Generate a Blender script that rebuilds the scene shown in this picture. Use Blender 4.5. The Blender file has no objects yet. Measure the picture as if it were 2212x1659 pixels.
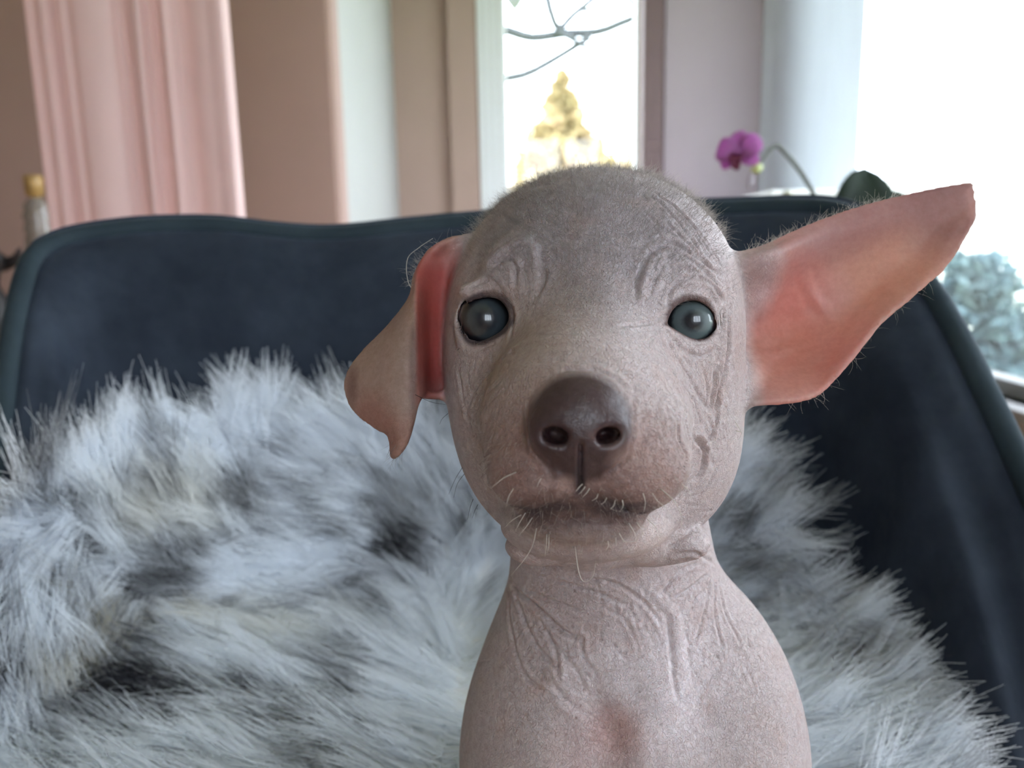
import bpy, bmesh, math, random
import numpy as np
from mathutils import Vector, Matrix

rng = np.random.default_rng(7)
random.seed(7)
scene = bpy.context.scene
COL = scene.collection

# ------------------------------------------------------------------ camera
IW, IH, FPX = 2212.0, 1659.0, 1671.0
H = 0.72
PITCH, ROLL = math.radians(10.0), math.radians(1.2)
cd = bpy.data.cameras.new('camera')
cam = bpy.data.objects.new('camera', cd)
COL.objects.link(cam)
cd.sensor_width = 36.0
cd.lens = 36.0 * FPX / IW
cd.clip_start = 0.01
cd.clip_end = 200
cam.location = (0, 0, H)
Mc = Matrix.Rotation(math.pi / 2 - PITCH, 4, 'X') @ Matrix.Rotation(-ROLL, 4, 'Z')
cam.matrix_world = Matrix.Translation((0, 0, H)) @ Mc
cd.dof.use_dof = True
cd.dof.focus_distance = 0.222
cd.dof.aperture_fstop = 12.0
scene.camera = cam
_m = np.array(Mc.to_3x3())
CR, CU, CF = _m[:, 0], _m[:, 1], -_m[:, 2]
C0 = np.array([0, 0, H])

# ------------------------------------------------------------------ sky, exposure
SKY = 9.6
world = bpy.data.worlds.new('world')
scene.world = world
world.use_nodes = True
bg = world.node_tree.nodes['Background']
bg.inputs[0].default_value = (0.82, 0.89, 1.0, 1)
bg.inputs[1].default_value = SKY
scene.view_settings.view_transform = 'Standard'
scene.view_settings.look = 'None'
scene.view_settings.exposure = 0.0
scene.view_settings.gamma = 1.0
scene.view_settings.use_curve_mapping = False
cy = scene.cycles
cy.max_bounces = 8
cy.diffuse_bounces = 5
cy.use_adaptive_sampling = True
cy.adaptive_threshold = 0.12
cy.adaptive_min_samples = 12
cy.time_limit = 1150.0
cy.transparent_max_bounces = 24
cy.sample_clamp_indirect = 6.0
cy.caustics_reflective = False
cy.caustics_refractive = False
try:
    scene.cycles_curves.shape = 'RIBBONS'
    scene.cycles_curves.subdivisions = 2
    cy.use_denoising = True
except Exception:
    pass


def portal(name, loc, rot, sx, sy):
    l = bpy.data.lights.new(name, 'AREA')
    l.shape = 'RECTANGLE'
    l.size, l.size_y = sx, sy
    l.cycles.is_portal = True
    o = bpy.data.objects.new(name, l)
    o.location = loc
    o.rotation_euler = rot
    COL.objects.link(o)


# window openings (world metres)
XR, YB, YF, XL = 1.45, 4.0, -2.3, -1.9       # right wall, back wall, wall behind camera, left wall
W_R1 = (1.05, 3.72, 0.25, 2.32)              # y0,y1,z0,z1 in the right wall
W_R2 = (-0.52, 0.60, 0.48, 1.95)
W_F = (-0.40, 1.30, 0.60, 2.20)               # x0,x1,z0,z1 in the wall behind the camera


def ray(px, py):
    d = CR * (px - IW / 2) / FPX + CU * (IH / 2 - py) / FPX + CF
    return d


def P(px, py, d):
    """pixel at camera depth d (m) -> world"""
    return C0 + ray(px, py) * d


def PY(px, py, Y):
    r = ray(px, py)
    return C0 + r * (Y / r[1])


W_B = (PY(1086, 200, YB)[0], PY(1383, 200, YB)[0], 0.5, 2.3)
portal('portal_right_far', (XR + 0.2, (W_R1[0] + W_R1[1]) / 2, (W_R1[2] + W_R1[3]) / 2), (0, math.pi / 2, 0), W_R1[3] - W_R1[2], W_R1[1] - W_R1[0])
portal('portal_right_near', (XR + 0.2, (W_R2[0] + W_R2[1]) / 2, (W_R2[2] + W_R2[3]) / 2), (0, math.pi / 2, 0), W_R2[3] - W_R2[2], W_R2[1] - W_R2[0])
portal('portal_back', ((W_B[0] + W_B[1]) / 2, YB + 0.2, (W_B[2] + W_B[3]) / 2), (-math.pi / 2, 0, 0), W_B[1] - W_B[0], W_B[3] - W_B[2])
portal('portal_front', ((W_F[0] + W_F[1]) / 2, YF - 0.2, (W_F[2] + W_F[3]) / 2), (math.pi / 2, 0, 0), W_F[1] - W_F[0], W_F[3] - W_F[2])


# ------------------------------------------------------------------ helpers
def s2l(c):
    return tuple(((v / 255) / 12.92 if v / 255 <= 0.04045 else ((v / 255 + 0.055) / 1.055) ** 2.4) for v in c)


class NT:
    """small node-tree helper"""
    def __init__(self, name):
        self.m = bpy.data.materials.new(name)
        self.m.use_nodes = True
        self.t = self.m.node_tree
        self.n = self.t.nodes
        self.b = self.n['Principled BSDF']
        self.out = self.n['Material Output']

    def add(self, typ, **kw):
        n = self.n.new(typ)
        for k, v in kw.items():
            if k.startswith('i_'):
                n.inputs[k[2:].replace('_', ' ')].default_value = v
            else:
                setattr(n, k, v)
        return n

    def link(self, a, b):
        self.t.links.new(a, b)

    def ramp(self, fac, stops):
        r = self.n.new('ShaderNodeValToRGB')
        e = r.color_ramp.elements
        while len(e) < len(stops):
            e.new(0.5)
        for el, (p, c) in zip(e, stops):
            el.position = p
            el.color = (*c, 1) if len(c) == 3 else c
        self.link(fac, r.inputs[0])
        return r


def mat(name, col, rough=0.6, var=0.08, scale=8, bump=0.0, bscale=60, metal=0, sheen=0, coat=0, spec=0.5):
    t = NT(name)
    b = t.b
    b.inputs['Roughness'].default_value = rough
    b.inputs['Metallic'].default_value = metal
    b.inputs['Sheen Weight'].default_value = sheen
    b.inputs['Coat Weight'].default_value = coat
    b.inputs['Specular IOR Level'].default_value = spec
    tc = t.add('ShaderNodeTexCoord')
    nz = t.add('ShaderNodeTexNoise', i_Scale=scale, i_Detail=4.0)
    t.link(tc.outputs['Object'], nz.inputs['Vector'])
    lo = tuple(max(0, c * (1 - var)) for c in col)
    hi = tuple(min(1, c * (1 + var)) for c in col)
    r = t.ramp(nz.outputs['Fac'], [(0.3, lo), (0.7, hi)])
    t.link(r.outputs[0], b.inputs['Base Color'])
    if bump:
        n2 = t.add('ShaderNodeTexNoise', i_Scale=bscale, i_Detail=3.0)
        t.link(tc.outputs['Object'], n2.inputs['Vector'])
        bp = t.add('ShaderNodeBump', i_Strength=bump, i_Distance=0.01)
        t.link(n2.outputs['Fac'], bp.inputs['Height'])
        t.link(bp.outputs[0], b.inputs['Normal'])
    return t.m


def mat_cloth(name, col, trans, tcol, scale=1500, bump=0.2):
    """woven cloth letting light through"""
    t = NT(name)
    tc = t.add('ShaderNodeTexCoord')
    nz = t.add('ShaderNodeTexNoise', i_Scale=9.0, i_Detail=5.0)
    mp = t.add('ShaderNodeMapping')
    mp.inputs['Scale'].default_value = (3, 3, 0.5)
    t.link(tc.outputs['Object'], mp.inputs[0])
    t.link(mp.outputs[0], nz.inputs['Vector'])
    r = t.ramp(nz.outputs['Fac'], [(0.3, tuple(c * .93 for c in col)), (0.7, col)])
    d = t.add('ShaderNodeBsdfDiffuse')
    tr = t.add('ShaderNodeBsdfTranslucent')
    tr.inputs[0].default_value = (*tcol, 1)
    t.link(r.outputs[0], d.inputs[0])
    mx = t.add('ShaderNodeMixShader')
    mx.inputs[0].default_value = trans
    t.link(d.outputs[0], mx.inputs[1])
    t.link(tr.outputs[0], mx.inputs[2])
    t.link(mx.outputs[0], t.out.inputs[0])
    return t.m


def mat_glass(name):
    t = NT(name)
    tr = t.add('ShaderNodeBsdfTransparent')
    gl = t.add('ShaderNodeBsdfGlossy', i_Roughness=0.02)
    nz = t.add('ShaderNodeTexNoise', i_Scale=1.5)
    r = t.ramp(nz.outputs['Fac'], [(0, (.95, .97, .97)), (1, (.98, .99, .99))])
    t.link(r.outputs[0], tr.inputs[0])
    mx = t.add('ShaderNodeMixShader')
    mx.inputs[0].default_value = 0.04
    t.link(tr.outputs[0], mx.inputs[1])
    t.link(gl.outputs[0], mx.inputs[2])
    t.link(mx.outputs[0], t.out.inputs[0])
    return t.m


def tag(o, label=None, cat=None, group=None, kind=None):
    for k, v in (('label', label), ('category', cat), ('group', group), ('kind', kind)):
        if v:
            o[k] = v
    return o


def empty(name, loc):
    o = bpy.data.objects.new(name, None)
    o.location = tuple(loc)
    o.empty_display_size = 0.02
    COL.objects.link(o)
    return o


def mesh_obj(name, V, F, m, parent=None, smooth=True, origin=None):
    """V in world coordinates; stored relative to the parent's (or own) origin"""
    V = np.asarray(V, dtype=float)
    if parent is not None:
        off = np.array(parent.location) if parent.parent is None else np.array(parent['_o'])
    elif origin is not None:
        off = np.asarray(origin, dtype=float)
    else:
        off = V.mean(0)
        off[2] = V[:, 2].min()
    me = bpy.data.meshes.new(name)
    me.from_pydata((V - off).tolist(), [], [list(map(int, f)) for f in F])
    me.update()
    if smooth:
        me.polygons.foreach_set('use_smooth', [True] * len(me.polygons))
    if m:
        me.materials.append(m)
    o = bpy.data.objects.new(name, me)
    if parent is not None:
        o.parent = parent
        o['_o'] = off.tolist()
    else:
        o.location = tuple(off)
        o['_o'] = off.tolist()
    COL.objects.link(o)
    return o


def box_vf(x0, x1, y0, y1, z0, z1, bev=0.0):
    if bev <= 0:
        V = [(x0, y0, z0), (x1, y0, z0), (x1, y1, z0), (x0, y1, z0), (x0, y0, z1), (x1, y0, z1), (x1, y1, z1), (x0, y1, z1)]
        F = [(0, 3, 2, 1), (4, 5, 6, 7), (0, 1, 5, 4), (1, 2, 6, 5), (2, 3, 7, 6), (3, 0, 4, 7)]
        return np.array(V, float), F
    bm = bmesh.new()
    bmesh.ops.create_cube(bm, size=1)
    for v in bm.verts:
        v.co = Vector((x0 + (v.co.x + .5) * (x1 - x0), y0 + (v.co.y + .5) * (y1 - y0), z0 + (v.co.z + .5) * (z1 - z0)))
    bmesh.ops.bevel(bm, geom=bm.edges[:], offset=bev, segments=2, affect='EDGES', profile=0.5)
    bm.verts.index_update()
    V = np.array([v.co[:] for v in bm.verts])
    F = [[v.index for v in f.verts] for f in bm.faces]
    bm.free()
    return V, F


def box(name, x0, x1, y0, y1, z0, z1, m, parent=None, bev=0.0, **kw):
    V, F = box_vf(x0, x1, y0, y1, z0, z1, bev)
    o = mesh_obj(name, V, F, m, parent, smooth=False)
    if kw:
        tag(o, **kw)
    return o


def join_vf(parts):
    V, F, n = [], [], 0
    for v, f in parts:
        V.append(np.asarray(v, float))
        F += [[i + n for i in q] for q in f]
        n += len(v)
    return np.concatenate(V), F


def catmull(pts, n):
    """resample a polyline smoothly to n points"""
    p = np.asarray(pts, float)
    if len(p) == 2:
        t = np.linspace(0, 1, n)[:, None]
        return p[0] * (1 - t) + p[1] * t
    q = np.vstack([2 * p[0] - p[1], p, 2 * p[-1] - p[-2]])
    seg = np.linspace(0, len(p) - 1 - 1e-9, n)
    i = seg.astype(int)
    t = (seg - i)[:, None]
    a, b, c, d = q[i], q[i + 1], q[i + 2], q[i + 3]
    return 0.5 * (2 * b + (c - a) * t + (2 * a - 5 * b + 4 * c - d) * t ** 2 + (3 * b - a - 3 * c + d) * t ** 3)


def tube_vf(pts, rad, seg=8, caps=True):
    p = np.asarray(pts, float)
    n = len(p)
    rad = np.broadcast_to(np.asarray(rad, float), (n,))
    T = np.gradient(p, axis=0)
    T /= np.linalg.norm(T, axis=1)[:, None] + 1e-12
    ref = np.array([0, 0, 1.0]) if abs(T[0][2]) < 0.9 else np.array([1.0, 0, 0])
    V = []
    nrm = np.cross(T[0], ref)
    for i in range(n):
        nrm = nrm - T[i] * nrm.dot(T[i])
        nrm /= np.linalg.norm(nrm) + 1e-12
        bn = np.cross(T[i], nrm)
        for k in range(seg):
            a = 2 * math.pi * k / seg
            V.append(p[i] + rad[i] * (nrm * math.cos(a) + bn * math.sin(a)))
    F = [(i * seg + k, i * seg + (k + 1) % seg, (i + 1) * seg + (k + 1) % seg, (i + 1) * seg + k) for i in range(n - 1) for k in range(seg)]
    if caps:
        F.append(list(range(seg))[::-1])
        F.append([(n - 1) * seg + k for k in range(seg)])
    return np.array(V), F


def lathe_vf(prof, c, seg=32):
    """prof: (radius, z) list about a vertical axis through c"""
    V, F = [], []
    for r, z in prof:
        for k in range(seg):
            a = 2 * math.pi * k / seg
            V.append((c[0] + r * math.cos(a), c[1] + r * math.sin(a), c[2] + z))
    n = len(prof)
    for i in range(n - 1):
        for k in range(seg):
            F.append((i * seg + k, i * seg + (k + 1) % seg, (i + 1) * seg + (k + 1) % seg, (i + 1) * seg + k))
    F.append(list(range(seg))[::-1])
    F.append([(n - 1) * seg + k for k in range(seg)])
    return np.array(V), F


def grid_faces(nu, nv, off=0):
    return [(off + i * nv + j, off + i * nv + j + 1, off + (i + 1) * nv + j + 1, off + (i + 1) * nv + j) for i in range(nu - 1) for j in range(nv - 1)]


def hair_obj(name, pts, radii, m, parent, attrs=None):
    """pts: (n, k, 3) world; radii: (n, k)"""
    off = np.array(parent.location) if parent.parent is None else np.array(parent['_o'])
    n, k, _ = pts.shape
    hc = bpy.data.hair_curves.new(name)
    hc.add_curves([k] * n)
    hc.attributes['position'].data.foreach_set('vector', (pts - off).astype(np.float32).ravel())
    if 'radius' not in hc.attributes:
        hc.attributes.new('radius', 'FLOAT', 'POINT')
    hc.attributes['radius'].data.foreach_set('value', radii.astype(np.float32).ravel())
    for a, v in (attrs or {}).items():
        at = hc.attributes.new(a, 'FLOAT', 'POINT')
        at.data.foreach_set('value', np.broadcast_to(v, (n, k)).astype(np.float32).ravel())
    hc.materials.append(m)
    o = bpy.data.objects.new(name, hc)
    o.parent = parent
    COL.objects.link(o)
    return o


def vnoise(p, seed=0):
    """smooth 3-D value noise, p (n,3) -> (n,) in 0..1"""
    p = np.asarray(p, float)
    i = np.floor(p).astype(np.int64)
    f = p - i
    f = f * f * (3 - 2 * f)

    def hsh(ix, iy, iz):
        h = (ix * 374761393 + iy * 668265263 + iz * 2147483647 + seed * 974711) & 0xffffffff
        h = ((h ^ (h >> 13)) * 1274126177) & 0xffffffff
        return ((h ^ (h >> 16)) & 0xffff) / 65535.0
    r = 0
    for dx in (0, 1):
        for dy in (0, 1):
            for dz in (0, 1):
                w = (f[:, 0] if dx else 1 - f[:, 0]) * (f[:, 1] if dy else 1 - f[:, 1]) * (f[:, 2] if dz else 1 - f[:, 2])
                r = r + w * hsh(i[:, 0] + dx, i[:, 1] + dy, i[:, 2] + dz)
    return r


# ------------------------------------------------------------------ materials of the room
M_MAUVE = mat('wall_paint_mauve', (0.42, 0.28, 0.24), 0.75, 0.03, 3, 0.05, 200)
M_BROWN = mat('wall_paint_brown', (0.28, 0.20, 0.14), 0.75, 0.03, 3, 0.05, 200)
M_WHITEWALL = mat('wall_paint_white', (0.46, 0.46, 0.445), 0.7, 0.02, 3, 0.04, 200)
M_BEIGE = mat('wall_paint_beige', (0.44, 0.315, 0.265), 0.75, 0.03, 3, 0.05, 200)
M_GREYWALL = mat('wall_paint_grey_mauve', (0.47, 0.39, 0.43), 0.75, 0.03, 3, 0.04, 200)
M_CEIL = mat('ceiling_paint', (0.82, 0.80, 0.78), 0.8, 0.02, 3)
M_FRAME = mat('window_paint_white', (0.80, 0.82, 0.82), 0.35, 0.02, 6)
M_CASING = mat('casing_paint_mauve', (0.19, 0.12, 0.122), 0.6, 0.03, 6)
M_GLASS = mat_glass('window_glass')
M_FLOOR = mat('oak_floor', (0.33, 0.20, 0.11), 0.4, 0.2, 4)

# ------------------------------------------------------------------ room shell
T = 0.12


def struct(o):
    o['kind'] = 'structure'
    return o


def wall_x(name, x, y0, y1, m, openings=(), side=1, h=2.5):
    """wall in plane x, thickness outward (side=+1 -> +x), rectangular openings (y0,y1,z0,z1)"""
    parts = []
    xa, xb = (x, x + T) if side > 0 else (x - T, x)
    cur = y0
    for (a, b, z0, z1) in sorted(openings):
        parts.append(box_vf(xa, xb, cur, a, 0, h))
        parts.append(box_vf(xa, xb, a, b, 0, z0))
        parts.append(box_vf(xa, xb, a, b, z1, h))
        cur = b
    parts.append(box_vf(xa, xb, cur, y1, 0, h))
    V, F = join_vf(parts)
    return struct(mesh_obj(name, V, F, m, smooth=False))


def wall_y(name, y, x0, x1, m, openings=(), side=1, h=2.5):
    parts = []
    ya, yb = (y, y + T) if side > 0 else (y - T, y)
    cur = x0
    for (a, b, z0, z1) in sorted(openings):
        parts.append(box_vf(cur, a, ya, yb, 0, h))
        parts.append(box_vf(a, b, ya, yb, 0, z0))
        parts.append(box_vf(a, b, ya, yb, z1, h))
        cur = b
    parts.append(box_vf(cur, x1, ya, yb, 0, h))
    V, F = join_vf(parts)
    return struct(mesh_obj(name, V, F, m, smooth=False))


YM = 2.6                                            # the mauve wall left of the alcove
XA = PY(728, 250, YM)[0]                            # its outer corner
XC = PY(972, 250, YB)[0]                            # casing edge left of the window
fl = struct(box('floor', XL - T, XR + T, YF - T, YB + T, -0.1, 0.0, None))
# floor planks as pieces of the floor
fl.data.materials.append(M_FLOOR)
struct(box('ceiling', XL - T, XR + T, YF - T, YB + T, 2.5, 2.6, M_CEIL))
wall_x('wall_left', XL, YF, YM, M_BROWN, side=-1)
wall_y('wall_front', YF, XL, XR, M_BROWN, [W_F], side=-1)
wall_x('wall_right', XR, YF, YB, M_GREYWALL, [W_R1, W_R2], side=1)
# mauve wall with a rounded outer corner
V, F = box_vf(XL, XA, YM, YM + T, 0, 2.5, 0.02)
struct(mesh_obj('wall_back_left', V, F, M_MAUVE, smooth=False))
wall_x('wall_alcove', XA - 0.005, YM + T, YB, M_WHITEWALL, side=-1)
wall_y('wall_back', YB, XA - .2, XR, M_BEIGE, [W_B], side=1)
V, F = box_vf(PY(1436, 200, YB - 0.06)[0], XR, YB - 0.06, YB - 0.002, 0, 2.5)
struct(mesh_obj('wall_pier', V, F, M_GREYWALL, smooth=False))


def window(name, axis, pos, a0, a1, z0, z1, fw, mullions=(), m=M_FRAME, depth=0.07):
    """frame of four bars, bars at mullions, one pane per light"""
    root = empty(name, (0, 0, 0))
    root.location = (pos, (a0 + a1) / 2, z0) if axis == 'x' else ((a0 + a1) / 2, pos, z0)
    struct(root)

    def bar(nm, u0, u1, w0, w1, d=depth, mm=m, bev=0.006):
        if axis == 'x':
            V, F = box_vf(pos, pos + d, u0, u1, w0, w1, bev)
        else:
            V, F = box_vf(u0, u1, pos, pos + d, w0, w1, bev)
        return mesh_obj(nm, V, F, mm, root, smooth=False)
    bar('window_frame', a0, a0 + fw, z0, z1)
    bar('window_frame', a1 - fw, a1, z0, z1)
    bar('window_frame', a0 + fw, a1 - fw, z0, z0 + fw)
    bar('window_frame', a0 + fw, a1 - fw, z1 - fw, z1)
    cuts = [a0 + fw] + list(mullions) + [a1 - fw]
    for mu in mullions:
        bar('mullion', mu - fw * .4, mu + fw * .4, z0 + fw, z1 - fw)
    for u0, u1 in zip(cuts[:-1], cuts[1:]):
        d0 = depth * 0.5
        if axis == 'x':
            V, F = box_vf(pos + d0, pos + d0 + .006, u0, u1, z0 + fw, z1 - fw)
        else:
            V, F = box_vf(u0, u1, pos + d0, pos + d0 + .006, z0 + fw, z1 - fw)
        mesh_obj('pane', V, F, M_GLASS, root, smooth=False)
    return root


M_GREYFRAME = mat('window_frame_grey', (0.12, 0.12, 0.12), .5, .05, 8)
window('window_2', 'x', XR + 0.03, W_R1[0], W_R1[1], W_R1[2], W_R1[3], 0.05, m=M_GREYFRAME)
window('window_3', 'x', XR + 0.03, W_R2[0], W_R2[1], W_R2[2], W_R2[3], 0.06, [(W_R2[0] + W_R2[1]) / 2])
window('window_4', 'y', YF - 0.09, W_F[0], W_F[1], W_F[2], W_F[3], 0.10, [W_F[0] + (W_F[1] - W_F[0]) * k / 3 for k in (1, 2)])
# back window: stepped white frame profile on the left, mauve casing boards
w1 = window('window_1', 'y', YB + 0.02, W_B[0] - .01, W_B[1] + .01, W_B[2], W_B[3], 0.03)
xf0, xf1 = PY(1034, 200, YB)[0], W_B[0] + .015
for k in range(4):
    a = xf0 + (xf1 - xf0) * k / 4
    b = xf0 + (xf1 - xf0) * (k + 1) / 4 - 0.003
    mesh_obj('frame_step', *box_vf(a, b, YB - 0.055 + 0.014 * k, YB + 0.03, W_B[2], W_B[3], 0.004), M_FRAME, w1, smooth=False)
V, F = box_vf(XC, xf0 - .003, YB - 0.05, YB - .002, 0, 2.5, 0.008)
struct(mesh_obj('trim_1', V, F, M_BEIGE, smooth=False))
V, F = box_vf(W_B[1] - .002, PY(1434, 200, YB - .1)[0], YB - 0.1, YB - .003, 0, 2.5, 0.008)
struct(mesh_obj('trim_2', V, F, M_CASING, smooth=False))
M_SILL = mat('sill_stone', (0.16, 0.15, 0.15), 0.5, 0.1, 20)
struct(box('trim_3', XR - 0.06, XR + 0.1, W_R1[0] - .05, W_R1[1], W_R1[2] - 0.035, W_R1[2], M_SILL, bev=0.006))

# exposed bricks below the right window, each brick proud of its joint
M_BRICK = mat('brick_clay', (0.20, 0.10, 0.08), 0.85, 0.35, 14, 0.3, 90)
M_MORTAR = mat('brick_mortar', (0.25, 0.22, 0.21), 0.9, 0.1, 30)
bw = struct(box('wall_dado', XR - 0.03, XR - 0.001, 1.2, 3.4, 0.0, W_R1[2] - 0.037, M_MORTAR))
bme = None
zz, row = 0.008, 0
while zz + 0.065 < W_R1[2] - 0.038:
    yy = 1.2 - (0.11 if row % 2 else 0.0)
    while yy < 2.95:
        y0, y1 = max(yy, 1.2), min(yy + 0.21, 3.4)
        if y1 - y0 > 0.05:
            if bme is None:
                bme = mesh_obj('brick', *box_vf(-.006, .006, -.105, .105, 0, .062, 0.004), M_BRICK, bw, smooth=False)
                o = bme
            else:
                o = bme.copy()
                COL.objects.link(o)
            o.parent = bw
            off = np.array(bw.location)
            if '_base' not in bme:
                bme['_base'] = True
                for v in bme.data.vertices:
                    v.co += Vector(off)
            o.location = Vector((XR - 0.034 - random.random() * .003, (y0 + y1) / 2, zz)) - Vector(off)
            o.scale = (1, (y1 - y0) / 0.21, 1)
        yy += 0.222
    zz += 0.074
    row += 1

# ------------------------------------------------------------------ outside
M_LAWN = mat('lawn', (0.20, 0.26, 0.10), 0.9, 0.3, 3)
M_RENDER = mat('white_render', (0.85, 0.85, 0.82), 0.8, 0.04, 2)
g = box('ground', -40, 60, -30, 60, -1.3, -1.2, M_LAWN)
struct(g)
g['label'] = 'green lawn around the house'


def foliage_mat(name, cols, trans=0.35):
    t = NT(name)
    tc = t.add('ShaderNodeTexCoord')
    nz = t.add('ShaderNodeTexNoise', i_Scale=2.2, i_Detail=5.0)
    t.link(tc.outputs['Object'], nz.inputs['Vector'])
    r = t.ramp(nz.outputs['Fac'], [(0.3 + 0.4 * i / (len(cols) - 1), c) for i, c in enumerate(cols)])
    d = t.add('ShaderNodeBsdfDiffuse')
    tr = t.add('ShaderNodeBsdfTranslucent')
    t.link(r.outputs[0], d.inputs[0])
    t.link(r.outputs[0], tr.inputs[0])
    mx = t.add('ShaderNodeMixShader')
    mx.inputs[0].default_value = trans
    t.link(d.outputs[0], mx.inputs[1])
    t.link(tr.outputs[0], mx.inputs[2])
    t.link(mx.outputs[0], t.out.inputs[0])
    return t.m


def leaf_cloud(centres, size, normal_jit=1.0):
    """small bent quads around the given points"""
    n = len(centres)
    d = rng.normal(size=(n, 3))
    d /= np.linalg.norm(d, axis=1)[:, None]
    e = np.cross(d, rng.normal(size=(n, 3)))
    e /= np.linalg.norm(e, axis=1)[:, None]
    s = size * (0.6 + 0.8 * rng.random((n, 1)))
    V = np.stack([centres - d * s, centres + e * s * .45, centres + d * s, centres - e * s * .45], 1).reshape(-1, 3)
    F = [(4 * i, 4 * i + 1, 4 * i + 2, 4 * i + 3) for i in range(n)]
    return V, F


M_BARK = mat('bark', (0.16, 0.13, 0.11), 0.9, 0.2, 20)


def conifer(base, height, rad, m, n, leaf, label, ragged=0.25):
    root = empty('conifer', base)
    tag(root, label, 'tree', 'conifers outside the windows')
    V, F = tube_vf([np.array(base) + (0, 0, z) for z in np.linspace(0, height * .95, 6)], np.linspace(rad * .08, rad * .01, 6), 8)
    mesh_obj('trunk', V, F, M_BARK, root)
    # tiers of drooping boughs
    pts = []
    tiers = 34
    for i in range(tiers):
        f = i / (tiers - 1)
        zt = height * (0.10 + 0.90 * f)
        rt = rad * (1 - f) ** 1.05 + rad * 0.012
        nb = max(4, int(13 * (1 - f) + 4))
        for b in range(nb):
            a = 2 * math.pi * (b + random.random() * .7) / nb
            L = rt * (1 - ragged * random.random())
            k = max(6, int(n / tiers / nb * (0.3 + 1.4 * (1 - f))))
            tt = np.sqrt(rng.random(k))
            sp = rng.normal(size=(k, 3)) * L * 0.13
            p = np.stack([np.cos(a) * L * tt, np.sin(a) * L * tt, -0.30 * L * tt ** 2 + 0.10 * L], 1) + sp + (0, 0, random.gauss(0, height * .012))
            pts.append(p + np.array(base) + (0, 0, zt))
    pts = np.concatenate(pts)
    V, F = leaf_cloud(pts, leaf)
    o = mesh_obj('foliage', V, F, m, root, smooth=False)
    o['kind'] = 'stuff'
    return root


M_SUNGOLD = foliage_mat('sunlit_gold_needles', [(0.38, 0.32, 0.16), (0.52, 0.42, 0.24), (0.62, 0.44, 0.30)])  # the sun's gold is painted into the needles; only sky lights them
tip = P(1214, 165, 14.0)
conifer((tip[0], tip[1], -1.2), tip[2] + 1.2, 2.9, M_SUNGOLD, 18000, 0.13, 'tall conifer coloured sunlit gold behind the narrow back window, tip against the sky')
tip2 = P(1440, 215, 22.0)
conifer((tip2[0], tip2[1], -1.2), tip2[2] + 1.2, 4.4, M_SUNGOLD, 14000, 0.16, 'conifer coloured sunlit gold, half hidden by the back window casing')
M_BLUE = foliage_mat("blue_needles", [(0.07, 0.11, 0.12), (0.12, 0.18, 0.20), (0.22, 0.27, 0.24)])


def shrub(base, rx, rz, m, n, leaf, name, label, cat='shrub', group=None):
    root = empty(name, base)
    tag(root, label, cat, group)
    b = np.array(base)
    V, F = join_vf([tube_vf(catmull([b, b + (rx * .2 * math.cos(k * 2.1), rx * .2 * math.sin(k * 2.1), rz * .7), b + (rx * .6 * math.cos(k * 2.1), rx * .6 * math.sin(k * 2.1), rz * 1.5)], 6), np.linspace(.03, .008, 6), 6) for k in range(4)])
    mesh_obj('stem', V, F, M_BARK, root)
    cl = rng.normal(size=(36, 3))
    cl /= np.linalg.norm(cl, axis=1)[:, None]
    cl = cl * (0.55 + .4 * rng.random((36, 1))) * np.array([rx, rx, rz]) + b + (0, 0, rz * 1.02)
    pts = cl[rng.integers(0, 36, n)] + rng.normal(size=(n, 3)) * np.array([rx, rx, rz]) * 0.15
    pts[:, 2] = np.clip(pts[:, 2], b[2] + .02, b[2] + 2.02 * rz)
    V, F = leaf_cloud(pts, leaf)
    o = mesh_obj('foliage', V, F, m, root, smooth=False)
    o['kind'] = 'stuff'
    return root


c = P(2085, 690, 5.2)
shrub((c[0], c[1], -1.2), 0.42, (P(2085, 556, 5.2)[2] + 1.2) / 2.02, M_BLUE, 5000, 0.06, 'blue_spruce_shrub', 'blue-green bush outside the large window beside the armchair')
M_LG = foliage_mat('hedge_leaves', [(0.16, 0.20, 0.09), (0.26, 0.30, 0.14)])
c = P(2215, 780, 7.0)
shrub((c[0], c[1], -1.2), 0.5, (P(2215, 735, 7.0)[2] + 1.2) / 2.02, M_LG, 3000, 0.06, 'green_shrub', 'low olive green bush at the edge of the large window')
# made-up pale building, added so the view behind the bushes blows out
nb = empty('added_white_house', (14.0, 15.0, -1.2))
tag(nb, 'made-up pale house far outside the large window, added to blow out the view', 'building')
mesh_obj('wall', *box_vf(9.5, 22, 13.5, 20, -1.2, 3.2), M_RENDER, nb, smooth=False)
V = np.array([(9.2, 13.2, 3.2), (22.3, 13.2, 3.2), (22.3, 20.3, 3.2), (9.2, 20.3, 3.2), (9.2, 16.7, 5.2), (22.3, 16.7, 5.2)])
mesh_obj('roof', V, [(0, 1, 5, 4), (2, 3, 4, 5), (0, 4, 3), (1, 2, 5), (0, 3, 2, 1)], mat('roof_pale', (.75, .72, .70), .8), nb, smooth=False)

# bare branches high in the back window
M_BRANCH = mat('pale_bark', (0.07, 0.075, 0.08), 0.9, 0.15, 12)
tb = P(980, 300, 9.0)
tree = empty('bare_tree', (tb[0] - .6, tb[1], -1.2))
tag(tree, 'leafless tree whose thin branches cross the top of the back window', 'tree')


def brpath(pp, d=9.0):
    return [P(x, y, d + dd) for x, y, dd in pp]


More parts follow.
